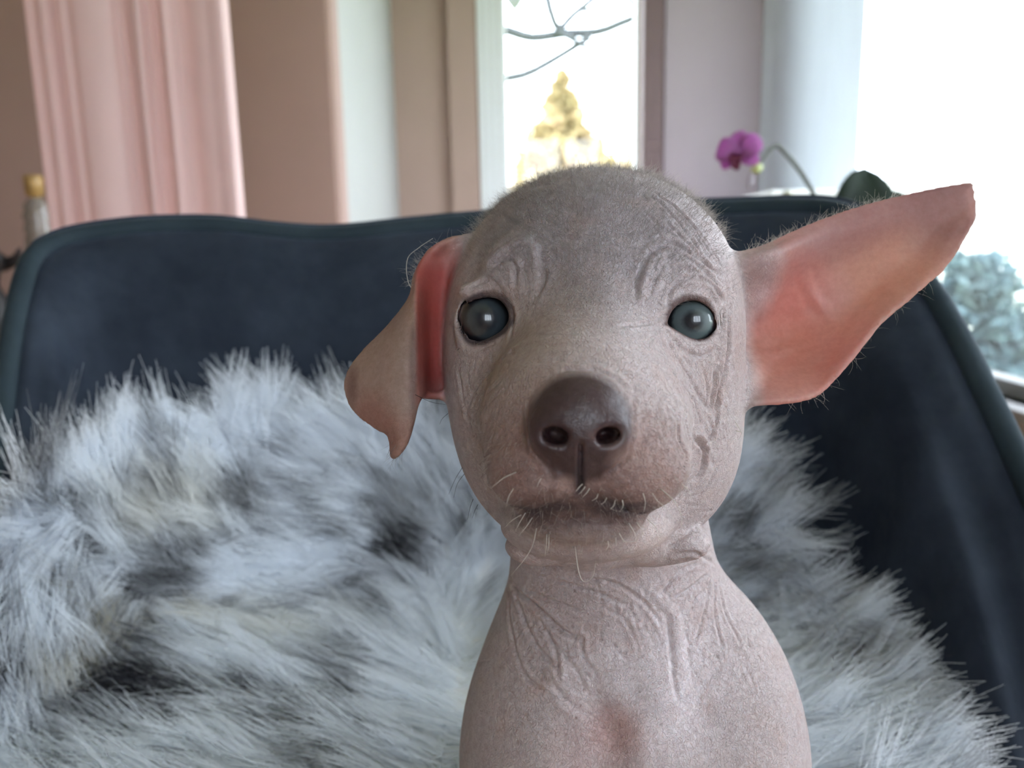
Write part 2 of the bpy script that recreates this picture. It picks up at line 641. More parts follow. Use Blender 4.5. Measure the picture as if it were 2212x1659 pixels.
tp = [np.array([tb[0] - .6, tb[1], -1.2]), np.array([tb[0] - .55, tb[1], 0.8]), np.array([tb[0] - .4, tb[1], 2.4]), np.array([tb[0] - .5, tb[1], 4.5])]
mesh_obj('trunk', *tube_vf(catmull(tp, 16), np.linspace(.11, .05, 16), 10), M_BARK, tree)
BRK = 2.4
BR = [([(1040, 60, 0), (1090, 64, 0), (1150, 80, .1), (1220, 72, .2), (1290, 68, .2), (1345, 48, .1), (1400, 25, .1)], .022),
      ([(1040, 170, 0), (1095, 168, 0), (1140, 158, .1), (1185, 135, .2), (1235, 105, .2), (1275, 80, .1)], .013),
      ([(1180, -20, 0), (1190, 25, 0), (1208, 60, .1), (1240, 30, .2), (1290, -10, .2)], .018),
      ([(1200, 65, .1), (1250, 92, .1), (1275, 110, .1)], .009),
      ([(1350, -20, .2), (1372, 15, .2), (1400, 45, .2)], .010),
      ([(1240, 30, .1), (1262, 22, .1), (1300, 30, 0)], .007)]
for pp, r in BR:
    mesh_obj('branch', *tube_vf(catmull(brpath(pp), 22), np.linspace(r, r * .75, 22) * (BRK + (1.8 if r < .015 else .5)), 7), M_BRANCH, tree)
# link limbs from trunk to the visible branches
mesh_obj('branch', *tube_vf(catmull([tp[2], P(985, 40, 9.0), P(1040, 60, 9.0)], 10), np.linspace(.04, .022, 10), 7), M_BRANCH, tree)
mesh_obj('branch', *tube_vf(catmull([tp[1] + (0, 0, .9), P(1000, 190, 9.0), P(1040, 170, 9.0)], 10), np.linspace(.03, .013, 10), 7), M_BRANCH, tree)
mesh_obj('branch', *tube_vf(catmull([tp[3], P(1090, -120, 9.0), P(1180, -20, 9.0)], 10), np.linspace(.03, .018, 10), 7), M_BRANCH, tree)
# hanging nest box in the top corner of the back window
fb = P(1112, 4, 6.0)
bird = empty('nest_box', (fb[0], fb[1], fb[2] - .08))
tag(bird, 'small grey box hanging at the top of the back window', 'box')
bm_ = mat('grey_wood', (0.20, 0.21, 0.20), .8, .1)
a = .07
V = np.array([(fb[0] - a, fb[1] - a, fb[2] + .2), (fb[0] + a, fb[1] - a, fb[2] + .2), (fb[0] + a, fb[1] + a, fb[2] + .2), (fb[0] - a, fb[1] + a, fb[2] + .2),
              (fb[0] - a * .95, fb[1] - a, fb[2] + .02), (fb[0] + a * .95, fb[1] - a, fb[2] + .02), (fb[0] + a * .95, fb[1] + a, fb[2] + .02), (fb[0] - a * .95, fb[1] + a, fb[2] + .02), (fb[0], fb[1], fb[2] - .08)])
mesh_obj('body', V, [(0, 3, 2, 1), (0, 1, 5, 4), (1, 2, 6, 5), (2, 3, 7, 6), (3, 0, 4, 7), (4, 5, 8), (5, 6, 8), (6, 7, 8), (7, 4, 8)][0:9], bm_, bird, smooth=False)
mesh_obj('cord', *tube_vf([(fb[0], fb[1], fb[2] + .19), (fb[0], fb[1], fb[2] + 1.2)], .004, 6), bm_, bird)

# ------------------------------------------------------------------ curtains
M_PINK = mat_cloth('pink_sheer', (0.96, 0.78, 0.76), 0.40, (0.94, 0.72, 0.69))
M_PINKLIN = mat_cloth('pale_pink_lining', (0.74, 0.60, 0.57), 0.3, (0.8, 0.62, 0.58))


def curtain(name, plan, z0, z1, m, label, cat='curtain', nz=14, sway=0.004):
    """plan: list of (x,y) through the folds; smooth loft down"""
    p = catmull(np.array(plan), len(plan) * 10)
    V = []
    for j in range(nz):
        f = j / (nz - 1)
        z = z0 + (z1 - z0) * f
        wob = sway * np.stack([np.sin(p[:, 0] * 60 + f * 5), np.cos(p[:, 0] * 47 + f * 7 + 1)], 1) * (1 - f)
        q = p + wob
        V.append(np.column_stack([q, np.full(len(q), z)]))
    V = np.concatenate(V)
    F = grid_faces(nz, len(p))
    o = mesh_obj(name, V, F, m)
    sm = o.modifiers.new('thickness', 'SOLIDIFY')
    sm.thickness = 0.0012
    tag(o, label, cat)
    return o


YC = 1.55


def cx(px, y):
    r = ray(px, 250)
    return r[0] / r[1] * y


plan = [(cx(66, YC), YC + .05), (cx(80, YC), YC), (cx(100, YC), YC + .01), (cx(118, YC), YC - .015), (cx(140, YC), YC + .012), (cx(160, YC), YC - .012),
        (cx(180, YC), YC - .02), (cx(200, YC), YC - .028), (cx(232, YC), YC - .03), (cx(260, YC), YC - .022), (cx(272, YC), YC + .018), (cx(290, YC), YC + .012), (cx(310, YC), YC - .012),
        (cx(326, YC), YC - .008), (cx(332, YC), YC + .018), (cx(352, YC), YC + .012), (cx(374, YC), YC - .016), (cx(388, YC), YC - .006), (cx(398, YC), YC + .012), (cx(420, YC), YC + .006),
        (cx(440, YC), YC - .014), (cx(455, YC), YC - .006), (cx(468, YC), YC - .014), (cx(486, YC), YC - .02), (cx(500, YC), YC - .005), (cx(505, YC), YC + .02)]
plan = [(x, YC + (y - YC) * .62 + .004 * math.sin(i * 2.3)) for i, (x, y) in enumerate(plan)]
curtain('curtain', plan, 0.02, 2.42, M_PINK, 'pink curtain hanging in soft folds beside the mauve wall')
M_SHEER = mat_cloth('white_sheer', (0.72, 0.74, 0.79), 0.33, (0.92, 0.95, 1.0))
plan = [(1.235, 3.93), (1.28, 3.89), (1.30, 3.80), (1.31, 3.68), (1.325, 3.55), (1.335, 3.42), (1.35, 3.32), (1.365, 3.22), (1.39, 3.17)]
curtain('curtain', plan, 0.02, 2.42, M_SHEER, 'white sheer curtain glowing at the bright window beside the orchid', sway=.002)
# window mullions, made as tapering bars since glare fades them downwards
M_FADED_BAR = mat('faded_bar_grey', (0.10, 0.12, 0.11), .7)
for x, y, lab in ((1959, 140, 'shorter of two mullions in the bright window, tapered as glare fades it'), (2013, 262, 'longer of two mullions in the bright window, tapered as glare fades it')):
    r = ray(x, y)
    q = C0 + r * ((XR - .07) / r[0])
    o = mesh_obj('faded_mullion', *tube_vf([q, q + (0, 0, .02), (q[0], q[1], 2.4)], [.002, .004, .010 if x < 2000 else .006], 6), M_FADED_BAR)
    tag(o, lab, 'cord')

# ------------------------------------------------------------------ left side: sideboard, ornament, bottle
M_OAK = mat('sideboard_wood', (0.36, 0.20, 0.09), 0.45, 0.25, 9)
sx = P(10, 745, 2.05)
side_z = sx[2]
sb = empty('sideboard', (-1.5, 2.2, 0))
tag(sb, 'brown wooden sideboard behind the armchair beside the pink curtain', 'sideboard')
mesh_obj('top', *box_vf(-1.88, -0.98, 1.95, 2.58, side_z - .03, side_z, .004), M_OAK, sb, smooth=False)
mesh_obj('body', *box_vf(-1.86, -1.0, 1.97, 2.57, .08, side_z - .031), M_OAK, sb, smooth=False)
for k in range(2):
    dr = mesh_obj('door', *box_vf(-1.85 + .43 * k, -1.43 + .43 * k, 1.955, 1.969, .1, side_z - .05, .004), M_OAK, sb, smooth=False)
    mesh_obj('knob', *lathe_vf([(.004, 0), (.012, .004), (.012, .012), (.004, .016)], (-1.46 + .07 * k, 1.945, side_z * .5), 12), M_OAK, dr)
for x in (-1.83, -1.03):
    for y in (2.0, 2.54):
        mesh_obj('leg', *box_vf(x - .025, x + .025, y - .025, y + .025, 0, .081), M_OAK, sb, smooth=False)
# dark ornament: two stacked rounded masses with a pointed lip
M_BLACK = mat('black_ornament', (0.012, 0.010, 0.010), 0.5, 0.3, 20)
oc = P(-5, 745, 2.1)
orn = empty('ornament', (oc[0], oc[1], side_z))
tag(orn, 'black sculpted ornament on the sideboard at the picture edge', 'ornament')
sc_ = 2.1 / FPX


def prof(pts):
    return [(abs(r) * sc_, (745 - y) * sc_) for r, y in pts]


mesh_obj('body', *lathe_vf(prof([(44, 744.5), (45, 735), (43, 715), (44, 690), (40, 672), (32, 650), (22, 632), (18, 622)]), (oc[0], oc[1], side_z), 28), M_BLACK, orn)
mesh_obj('head', *lathe_vf(prof([(17, 623), (22, 600), (30, 585), (34, 572), (36, 560), (22, 545), (12, 541)]), (oc[0], oc[1], side_z), 28), M_BLACK, orn)
mesh_obj('beak', *tube_vf(catmull([P(5, 570, 2.1), P(30, 562, 2.09), P(44, 536, 2.08)], 9), np.linspace(.022, .004, 9), 10), M_BLACK, orn)
# glass bottle with a cork-coloured stopper
bc = P(88, 520, 2.2)
bc[2] = side_z
bz = lambda y: P(88, y, 2.2)[2] - side_z
tg = NT('bottle_glass')
tg.b.inputs['Base Color'].default_value = (0.42, 0.36, 0.30, 1)
nzb = tg.add('ShaderNodeTexNoise', i_Scale=30.0)
rb = tg.ramp(nzb.outputs['Fac'], [(0.3, (0.30, 0.24, 0.19)), (0.7, (0.45, 0.40, 0.36))])
tg.link(rb.outputs[0], tg.b.inputs['Base Color'])
tg.b.inputs['Roughness'].default_value = 0.08
tg.b.inputs['Transmission Weight'].default_value = 0.35
bo = empty('bottle', bc)
tag(bo, 'glass bottle with a golden brown stopper at the edge of the pink curtain', 'bottle')
mesh_obj('body', *lathe_vf([(.036, .0005), (.04, .006), (.042, .1), (.04, bz(520)), (.036, bz(505)), (.040, bz(495)), (.034, bz(480)), (.040, bz(468)), (.032, bz(455)), (.034, bz(445)), (.020, bz(432)), (.018, bz(428))], bc, 28), tg.m, bo)
M_CORK = mat('stopper_wood', (0.42, 0.26, 0.09), 0.4, 0.3, 40)
mesh_obj('stopper', *lathe_vf([(.016, bz(428) - .005), (.018, bz(424)), (.024, bz(422)), (.025, bz(384)), (.022, bz(381))], bc, 24), M_CORK, bo)

# ------------------------------------------------------------------ right: white cabinet, plant stand, orchid
M_WCAB = mat('cabinet_white', (0.74, 0.74, 0.73), 0.4, 0.02, 4)
cz = P(1642, 416, 2.75)[2]
cab = empty('cabinet', (1.07, 3.2, 0))
tag(cab, 'white low cabinet along the window wall behind the orchid', 'cabinet')
cxl = P(1642, 416, 2.75)[0]
mesh_obj('body', *box_vf(cxl + .01, 1.21, 2.72, 3.72, 0, cz - .026), M_WCAB, cab, smooth=False)
mesh_obj('top', *box_vf(cxl - .005, 1.22, 2.70, 3.74, cz - .025, cz, .005), M_WCAB, cab, smooth=False)
for k in range(2):
    dr = mesh_obj('door', *box_vf(cxl + .002, cxl + .0098, 2.74 + .49 * k, 3.21 + .49 * k, .05, cz - .04), M_WCAB, cab, smooth=False)
    mesh_obj('knob', *lathe_vf([(.004, 0), (.011, .003), (.011, .01), (.004, .014)], (cxl - .006, 3.17 + .1 * k, cz * .6), 12), M_FRAME, dr)

DO = 1.55
ob = P(1785, 470, DO)
st_z = 0.56
std = empty('plant_stand', (ob[0], ob[1], 0))
tag(std, 'small round plant stand holding the orchid behind the armchair', 'stand')
mesh_obj('top', *lathe_vf([(.10, st_z - .02), (.105, st_z - .015), (.105, st_z - .004), (.10, st_z)], (ob[0], ob[1], 0), 32), M_OAK, std)
for k in range(3):
    a = k * 2.0944 + .4
    mesh_obj('leg', *tube_vf([(ob[0] + .075 * math.cos(a), ob[1] + .075 * math.sin(a), st_z - .019), (ob[0] + .10 * math.cos(a), ob[1] + .10 * math.sin(a), 0.001)], [.012, .009], 8), M_OAK, std)
orch = empty('orchid', (ob[0], ob[1], st_z))
tag(orch, 'potted orchid with one magenta bloom on an arching stem', 'orchid')
M_POT = mat('pot_glaze', (0.55, 0.54, 0.52), 0.3, 0.05, 10)
mesh_obj('pot', *lathe_vf([(.035, .001), (.04, .004), (.056, .11), (.06, .125), (.056, .125), (.05, .112), (.01, .110)], (ob[0], ob[1], st_z), 28), M_POT, orch)
M_STEM = mat('orchid_stem', (0.10, 0.11, 0.09), 0.6, 0.2, 40)
M_LEAF = mat('orchid_leaf', (0.013, 0.024, 0.014), 0.6, 0.25, 30, spec=.2)
stem_px = [(1787, 480, .03), (1772, 448, 0), (1750, 405, -.01), (1725, 365, -.02), (1700, 335, -.03), (1680, 316, -.035), (1664, 322, -.04), (1650, 342, -.045), (1636, 356, -.05), (1618, 350, -.055)]
spts = [np.array([ob[0], ob[1], st_z + .11])] + [P(x, y, DO + d) for x, y, d in stem_px]
mesh_obj('stem', *tube_vf(catmull(spts, 60), np.linspace(.0055, .0035, 60), 8), M_STEM, orch)


def leaf_vf(path, width, up, n=14, curl=.25):
    p = catmull(path, n)
    Tn = np.gradient(p, axis=0)
    Tn /= np.linalg.norm(Tn, axis=1)[:, None]
    S = np.cross(Tn, np.asarray(up, float))
    S /= np.linalg.norm(S, axis=1)[:, None]
    N = np.cross(S, Tn)
    V = []
    for i in range(n):
        t = i / (n - 1)
        w = width * (math.sin(math.pi * min(1, t * .92 + .08)) ** .6)
        for k in (-1, -.5, 0, .5, 1):
            V.append(p[i] + S[i] * w * k + N[i] * (w * curl * k * k))
    top = np.array(V)
    F = grid_faces(n, 5)
    return top, F


def solid_leaf(name, path, width, up, m, parent, thick=.002, curl=.25, n=14):
    V, F = leaf_vf(path, width, up, n, curl)
    o = mesh_obj(name, V, F, m, parent)
    s = o.modifiers.new('thickness', 'SOLIDIFY')
    s.thickness = thick
    s.offset = 0
    return o


lb = np.array([ob[0], ob[1], st_z + .12])
solid_leaf('leaf', [lb, P(1845, 510, DO), P(1862, 455, DO - .01), P(1866, 410, DO - .01), P(1866, 362, DO)], .066, -CF, M_LEAF, orch, .003)
solid_leaf('leaf', [lb, P(1830, 450, DO + .02), P(1890, 430, DO + .03), P(1945, 440, DO + .05), P(1990, 480, DO + .06)], .035, CU, M_LEAF, orch, .003)
solid_leaf('leaf', [lb, P(1760, 470, DO + .05), P(1700, 475, DO + .1), P(1650, 500, DO + .14)], .03, CU, M_LEAF, orch, .003)
# bloom: three sepals, two petals, a dark lip and a green bud
fc = P(1597, 332, DO - .06)
t = NT('petal_magenta')
gr = t.add('ShaderNodeTexNoise', i_Scale=55.0, i_Detail=3.0)
rr = t.ramp(gr.outputs['Fac'], [(0.35, (0.42, 0.08, 0.38)), (0.62, (0.70, 0.36, 0.68))])
dd_ = t.add('ShaderNodeBsdfDiffuse')
tt_ = t.add('ShaderNodeBsdfTranslucent')
mm_ = t.add('ShaderNodeMixShader')
mm_.inputs[0].default_value = .4
t.link(rr.outputs[0], dd_.inputs[0])
t.link(rr.outputs[0], tt_.inputs[0])
t.link(dd_.outputs[0], mm_.inputs[1])
t.link(tt_.outputs[0], mm_.inputs[2])
t.link(mm_.outputs[0], t.out.inputs[0])
M_PETAL = t.m
M_LIP = mat('lip_dark', (0.16, 0.02, 0.07), 0.5, .3, 60)
M_BUD = mat('bud_green', (0.52, 0.60, 0.25), 0.5, .15, 60)
fax = -CF * .8 - CR * .55                # the way the bloom faces
fax /= np.linalg.norm(fax)
fr = np.cross(CU, fax)
fr /= np.linalg.norm(fr)
fu = np.cross(fax, fr)
flower = empty('bloom_axis', fc)
bpy.data.objects.remove(flower)
for ang, L, w, fwd in ((90, .046, .016, -.002), (210, .042, .015, -.002), (330, .042, .015, -.002), (20, .047, .024, .003), (160, .047, .024, .003)):
    a = math.radians(ang)
    di = fr * math.cos(a) + fu * math.sin(a)
    solid_leaf('petal', [fc + fax * fwd, fc + di * L * .4 + fax * (fwd + .006), fc + di * L * .75 + fax * (fwd + .006), fc + di * L + fax * (fwd - .004)], w, fax, M_PETAL, orch, .0012, .12, 10)
lip = solid_leaf('lip', [fc, fc + fax * .012 - fu * .008, fc + fax * .02 - fu * .022, fc + fax * .012 - fu * .036], .012, fax, M_LIP, orch, .002, .5, 10)
mesh_obj('column', *tube_vf(catmull([fc, fc + fax * .008 + fu * .002, fc + fax * .016 - fu * .003], 6), [.005, .005, .0055, .005, .004, .002], 8), M_PETAL, orch)
bp_ = P(1634, 364, DO - .06)
mesh_obj('bud', *tube_vf(catmull([bp_ + CR * .012 + CU * .004, bp_, bp_ - CR * .012 - CU * .006], 8), [.002, .006, .009, .010, .009, .007, .004, .001], 10), M_BUD, orch)
mesh_obj('spent_bud', *tube_vf(catmull([P(1624, 376, DO - .05), P(1621, 392, DO - .05), P(1618, 408, DO - .05)], 7), [.003, .005, .006, .006, .005, .004, .001], 8), mat('spent_bud', (.42, .38, .42), .7), orch)
# small cream pot beside it
cp = P(1698, 480, 1.75)
sp_ = empty('small_pot', (cp[0], cp[1], st_z))

tag(sp_, 'small cream jar standing between the orchid and the white cabinet', 'jar')
M_CREAM = mat('cream_glaze', (0.50, 0.48, 0.36), .5, .15, 40)
jz = P(1698, 412, 1.75)[2] - st_z
mesh_obj('body', *lathe_vf([(.018, .001), (.022, .004), (.024, jz * .5), (.023, jz * .8), (.016, jz * .9)], (cp[0], cp[1], st_z), 20), M_CREAM, sp_)
mesh_obj('lid', *lathe_vf([(.017, jz * .901), (.018, jz * .93), (.012, jz * .98), (.004, jz)], (cp[0], cp[1], st_z), 20), M_CREAM, sp_)
sh = empty('jar_table', (cp[0], cp[1], 0))
tag(sh, 'small side table under the cream jar, behind the plant stand', 'table')
mesh_obj('top', *lathe_vf([(.05, st_z - .012), (.052, st_z - .001), (.05, st_z - .0002)], (cp[0], cp[1], 0), 24), M_OAK, sh)
mesh_obj('leg', *tube_vf([(cp[0], cp[1], st_z - .011), (cp[0], cp[1], .01)], .012, 10), M_OAK, sh)
mesh_obj('base', *lathe_vf([(.05, 0.0005), (.05, .008), (.015, .012)], (cp[0], cp[1], 0), 24), M_OAK, sh)

# ------------------------------------------------------------------ armchair
SEAT = 0.452


def velvet(name, dark, light, sheen=.6):
    t = NT(name)
    tc = t.add('ShaderNodeTexCoord')
    n1 = t.add('ShaderNodeTexNoise', i_Scale=16.0, i_Detail=5.0, i_Roughness=.6)
    n2 = t.add('ShaderNodeTexNoise', i_Scale=70.0, i_Detail=2.0)
    t.link(tc.outputs['Object'], n1.inputs['Vector'])
    t.link(tc.outputs['Object'], n2.inputs['Vector'])
    r = t.ramp(n1.outputs['Fac'], [(0.35, dark), (0.72, light)])
    t.link(r.outputs[0], t.b.inputs['Base Color'])
    t.b.inputs['Roughness'].default_value = .75
    t.b.inputs['Specular IOR Level'].default_value = .2
    t.b.inputs['Sheen Weight'].default_value = sheen
    t.b.inputs['Sheen Roughness'].default_value = .4
    t.b.inputs['Sheen Tint'].default_value = (.45, .55, .75, 1)
    bp = t.add('ShaderNodeBump', i_Strength=.25, i_Distance=.004)
    t.link(n2.outputs['Fac'], bp.inputs['Height'])
    t.link(bp.outputs[0], t.b.inputs['Normal'])
    return t.m


M_VELVET = velvet('navy_velvet', (0.012, 0.017, 0.028), (0.030, 0.040, 0.058), .2)
M_PIPE = velvet('teal_piping', (0.018, 0.030, 0.038), (0.030, 0.045, 0.055), .10)
rim_px = [(-95, 1560, .40), (-60, 1320, .43), (-20, 1120, .46), (12, 960, .48), (30, 800, .505), (50, 660, .53), (75, 570, .555), (115, 537, .57), (190, 517, .585), (300, 501, .60), (400, 496, .61), (490, 497, .615), (590, 508, .62),
          (680, 515, .625), (760, 513, .627), (880, 500, .63), (1000, 489, .632), (1150, 478, .632), (1290, 470, .63), (1430, 464, .622), (1560, 460, .61), (1690, 456, .592), (1800, 463, .57), (1900, 505, .542), (2000, 617, .505),
          (2060, 720, .482), (2120, 850, .458), (2180, 985, .438), (2240, 1130, .415), (2310, 1330, .39), (2390, 1600, .36)]
rim_px = [(x - 30 * min(1, max(0, (x - 1700) / 300)) + (12 if x < 120 else 0), y, d) for x, y, d in rim_px]
rim = catmull([P(*q) for q in rim_px], 150)
cen = np.array([-0.03, 0.30, 0])
inw = cen - rim
inw[:, 2] = 0
inw /= np.linalg.norm(inw, axis=1)[:, None]
arm = empty('armchair', (-0.03, 0.36, 0))
tag(arm, 'dark navy velvet tub armchair with piped edge behind the puppy', 'armchair')
# cross-section: outer bottom -> outer top -> rim -> padded inner face -> seat joint
secs = []
nr = len(rim)
for i in range(nr):
    p, n = rim[i], inw[i]
    top = p[2]
    hgt = top - (SEAT - .03)
    sec = []
    ob_ = p - n * .022
    sec.append(np.array([ob_[0] + n[0] * .02, ob_[1] + n[1] * .02, .16]))
    sec.append(np.array([ob_[0], ob_[1], .30]))
    sec.append(np.array([ob_[0], ob_[1], top - .02 - .0]))
    sec.append(p - n * .019 + (0, 0, -.004))
    sec.append(p - n * .010 + (0, 0, .0))
    sec.append(p + n * .004 + (0, 0, -.005))
    sec.append(p + n * .018 + (0, 0, -.022))
    for f, bul in ((.18, .034), (.35, .044), (.55, .050), (.75, .056), (1.0, .060)):
        q = p + n * bul
        sec.append(np.array([q[0], q[1], top - hgt * f]))
    secs.append(catmull(sec, 40))
secs = np.array(secs)
V = secs.reshape(-1, 3)
F = [f[::-1] for f in grid_faces(nr, 40)]
# end caps
F.append([j for j in range(40)])
F.append([(nr - 1) * 40 + j for j in range(40)][::-1])
mesh_obj('backrest', V, F, M_VELVET, arm)
pr = rim - inw * .013 + np.array([0, 0, .002])
mesh_obj('piping', *tube_vf(pr, .0085, 12), M_PIPE, arm)
# seat cushion and plinth follow the tub plan
half = np.array([(p + n * .056)[:2] for p, n in zip(rim, inw)])
def plate(name, pl, z0, z1, m, bev):
    bm = bmesh.new()
    vs = [bm.verts.new((x, y, z0)) for x, y in pl]
    f = bm.faces.new(vs)
    r = bmesh.ops.extrude_face_region(bm, geom=[f])
    for v in [g_ for g_ in r['geom'] if isinstance(g_, bmesh.types.BMVert)]:
        v.co.z = z1
    bmesh.ops.recalc_face_normals(bm, faces=bm.faces)
    bm.verts.index_update()
    V = np.array([v.co[:] for v in bm.verts])
    F = [[v.index for v in f.verts] for f in bm.faces]
    bm.free()
    o = mesh_obj(name, V, F, m, arm, smooth=False)
    b = o.modifiers.new('soft', 'BEVEL')
    b.width = bev
    b.segments = 3
    return o
ring = half[12:-12:3]
plate('seat_cushion', ring, .30, SEAT - .012, M_VELVET, .02)
plate('seat_frame', ring, .17, .299, M_VELVET, .005)
for x, y in ((-.25, .16), (.20, .16), (-.25, .56), (.20, .56)):
    mesh_obj('leg', *tube_vf([(x, y, .171), (x * 1.08, y, .001)], [.02, .012], 12), M_OAK, arm)

# ------------------------------------------------------------------ sheepskin
def hide_depth(px, py):
    xs = [-300, 0, 150, 300, 600, 1000, 1300, 1600, 1750, 1900, 2100]
    ds = [.36, .425, .475, .52, .57, .585, .58, .545, .51, .47, .41]
    db = np.interp(px, xs, ds) - np.clip((py - 700) / 1000, 0, 1) * .03
    rz = CR[2] * (px - IW / 2) / FPX + CU[2] * (IH / 2 - py) / FPX + CF[2]
    dsx = np.where(rz < -1e-3, (SEAT + .012 - H) / np.minimum(rz, -1e-3), 9)
    k = .07
    h = np.clip(k - np.abs(db - dsx), 0, None) / k
    return np.minimum(db, dsx) - h * h * k / 4


def hide_pt(px, py):
    d = hide_depth(px, py)
    return C0 + (CR[None] * ((px - IW / 2) / FPX)[:, None] + CU[None] * ((IH / 2 - py) / FPX)[:, None] + CF[None]) * d[:, None]


TOPX = [-260, 0, 90, 200, 330, 470, 600, 690, 800, 950, 1300, 1560, 1620, 1700, 1790, 1850, 1900, 1930]
TOPY = [1170, 1125, 1082, 1030, 1000, 972, 920, 905, 930, 920, 940, 1010, 1100, 1230, 1390, 1540, 1700, 1940]


def top_y(px):
    return np.interp(px, TOPX, TOPY)


sheep = empty('sheepskin', P(700, 1300, .5))
tag(sheep, 'white sheepskin throw with black-tipped fur draped over the armchair', 'throw')
nu, nv = 110, 60
us = np.linspace(-260, 1925, nu)
Vh = []
for u in us:
    vy = np.linspace(float(top_y(u)), 2000, nv)
    Vh.append(hide_pt(np.full(nv, u), vy))
Vh = np.concatenate(Vh)
M_HIDE = mat('sheepskin_hide', (0.86, 0.88, 0.90), .9, .05, 30)
ho = mesh_obj('hide', Vh, [f[::-1] for f in grid_faces(nu, nv)], M_HIDE, sheep)
sm = ho.modifiers.new('thickness', 'SOLIDIFY')
sm.thickness = .004
sm.offset = -1

# fur strands gathered in locks
NC = 5600
cu = rng.uniform(-170, 1920, NC)
cv = top_y(cu) + (1960 - top_y(cu)) * rng.random(NC) ** 1.0
NS = 30


def fur_normals(px, py):
    e = 6.0
    a = hide_pt(px + e, py) - hide_pt(px - e, py)
    b = hide_pt(px, py + e) - hide_pt(px, py - e)
    n = np.cross(b, a)
    n /= np.linalg.norm(n, axis=1)[:, None]
    s = np.sign((n * (C0 - hide_pt(px, py))).sum(1))
    return n * s[:, None]


lock_p = hide_pt(cu, cv)
lock_n = fur_normals(cu, cv)
# direction along the hide: outwards from the middle, upwards at the top edge, curled by noise
npx = np.stack([cu / 260, cv / 260, np.zeros(NC)], 1)
ang_n = (vnoise(npx, 3) - .5) * 1.7 + (vnoise(npx * 3.1, 9) - .5) * 1.2
fx = np.clip((cu - 1000) / 650, -1, 1)
edge = np.clip(1 - (cv - top_y(cu)) / 260, 0, 1)
fy = .25 * (1 - edge) - .10 + edge * np.where(cu < 1100, 0.95, 0.10) * np.clip(cu + 100, 200, 900) / 900 - .25 * np.clip((cv - 1200) / 500, 0, 1)
fx = fx * (1 - .25 * edge) + .0
base_a = np.arctan2(fy, fx) + ang_n * (1 - .4 * edge)
flow = CR[None] * np.cos(base_a)[:, None] + CU[None] * np.sin(base_a)[:, None]
flow -= lock_n * (flow * lock_n).sum(1)[:, None]
flow /= np.linalg.norm(flow, axis=1)[:, None] + 1e-9
L_lock = .052 * (0.75 + .5 * rng.random(NC))
# dark tips come in patches; a few dark almost to the root, with the seat crease's shade painted in
pn = vnoise(npx * np.array([2.6, 4.0, 1]) + 11, 5)
pn2 = vnoise(npx * np.array([8.0, 13.0, 1]) + 3, 8)
dark = np.where(cu > 1550, .6, 1.) * np.clip((pn * .45 + pn2 * .55 - .595) * 9, 0, 1)


def blob(x, y, rx, ry):
    return np.exp(-((cu - x) / rx) ** 2 - ((cv - y) / ry) ** 2)


deep = np.clip(1.3 * blob(350, 1560, 150, 60) + 1.0 * blob(430, 1480, 60, 50) + .9 * blob(110, 1280, 110, 22) + .7 * blob(420, 1290, 120, 18) + .6 * blob(830, 1480, 70, 25) + .7 * blob(930, 1240, 30, 60)
               + .5 * blob(930, 1130, 45, 25) + .6 * blob(690, 920, 40, 25) + .8 * blob(150, 1640, 120, 35) + .5 * blob(1760, 1480, 60, 25), 0, 1)
cream = np.clip(blob(150, 1300, 150, 40) + blob(420, 1350, 130, 40) + .5 * blob(400, 1140, 150, 60) + .4 * blob(700, 1390, 120, 50), 0, 1)
K = 7
tpar = np.linspace(0, 1, K)
pts = np.zeros((NC * NS, K, 3), np.float32)
at_dark = np.zeros((NC * NS, K), np.float32)
at_cream = np.zeros((NC * NS, K), np.float32)
at_rad = np.zeros((NC * NS, K), np.float32)
ci = np.repeat(np.arange(NC), NS)
offs = rng.normal(size=(NC * NS, 2)) * .0060
su = np.cross(lock_n, flow)
root = lock_p[ci] + flow[ci] * offs[:, :1] + su[ci] * offs[:, 1:]
Ls = L_lock[ci] * (.75 + .45 * rng.random(NC * NS))
tipd = (flow * 1.0 + lock_n * .18 + rng.normal(size=(NC, 3)) * .20)
tipd /= np.linalg.norm(tipd, axis=1)[:, None]
jit = rng.normal(size=(NC * NS, 3)) * .075
dir_s = lock_n[ci] * .7 + flow[ci] * .7 + jit * .7
dir_e = tipd[ci] + jit
clump = .80
curl = su[ci] * (rng.normal(size=(NC, 1)) * .22)[ci]
for k, t_ in enumerate(tpar):
    d = dir_s * (t_ - t_ * t_ * .62) * .62 + dir_e * (t_ * t_ * .72) + curl * (t_ * t_ * .8)
    pull = 1 - clump * t_ ** 1.4
    pts[:, k] = lock_p[ci] + (root - lock_p[ci]) * pull + d * Ls[:, None]
    at_dark[:, k] = np.clip(dark[ci] * np.clip((t_ - .55) / .25, 0, 1) * (.55 + .45 * rng.random(NC * NS)) + deep[ci] * np.clip((t_ - .15) / .3, 0, 1) * .95, 0, 1)
    at_cream[:, k] = cream[ci] * .9 + (1 - t_) * .06
    at_rad[:, k] = .00036 * (1 - .75 * t_ ** 1.5)
t = NT('sheepskin_fur')
a1 = t.add('ShaderNodeAttribute', attribute_name='dark')
a2 = t.add('ShaderNodeAttribute', attribute_name='cream')
m1 = t.add('ShaderNodeMix', data_type='RGBA')
m1.inputs['A'].default_value = (0.93, 0.96, 1.0, 1)
m1.inputs['B'].default_value = (0.80, 0.74, 0.58, 1)
m2 = t.add('ShaderNodeMix', data_type='RGBA')
m2.inputs['B'].default_value = (0.035, 0.034, 0.042, 1)
t.link(a2.outputs['Fac'], m1.inputs['Factor'])
t.link(m1.outputs['Result'], m2.inputs['A'])
t.link(a1.outputs['Fac'], m2.inputs['Factor'])
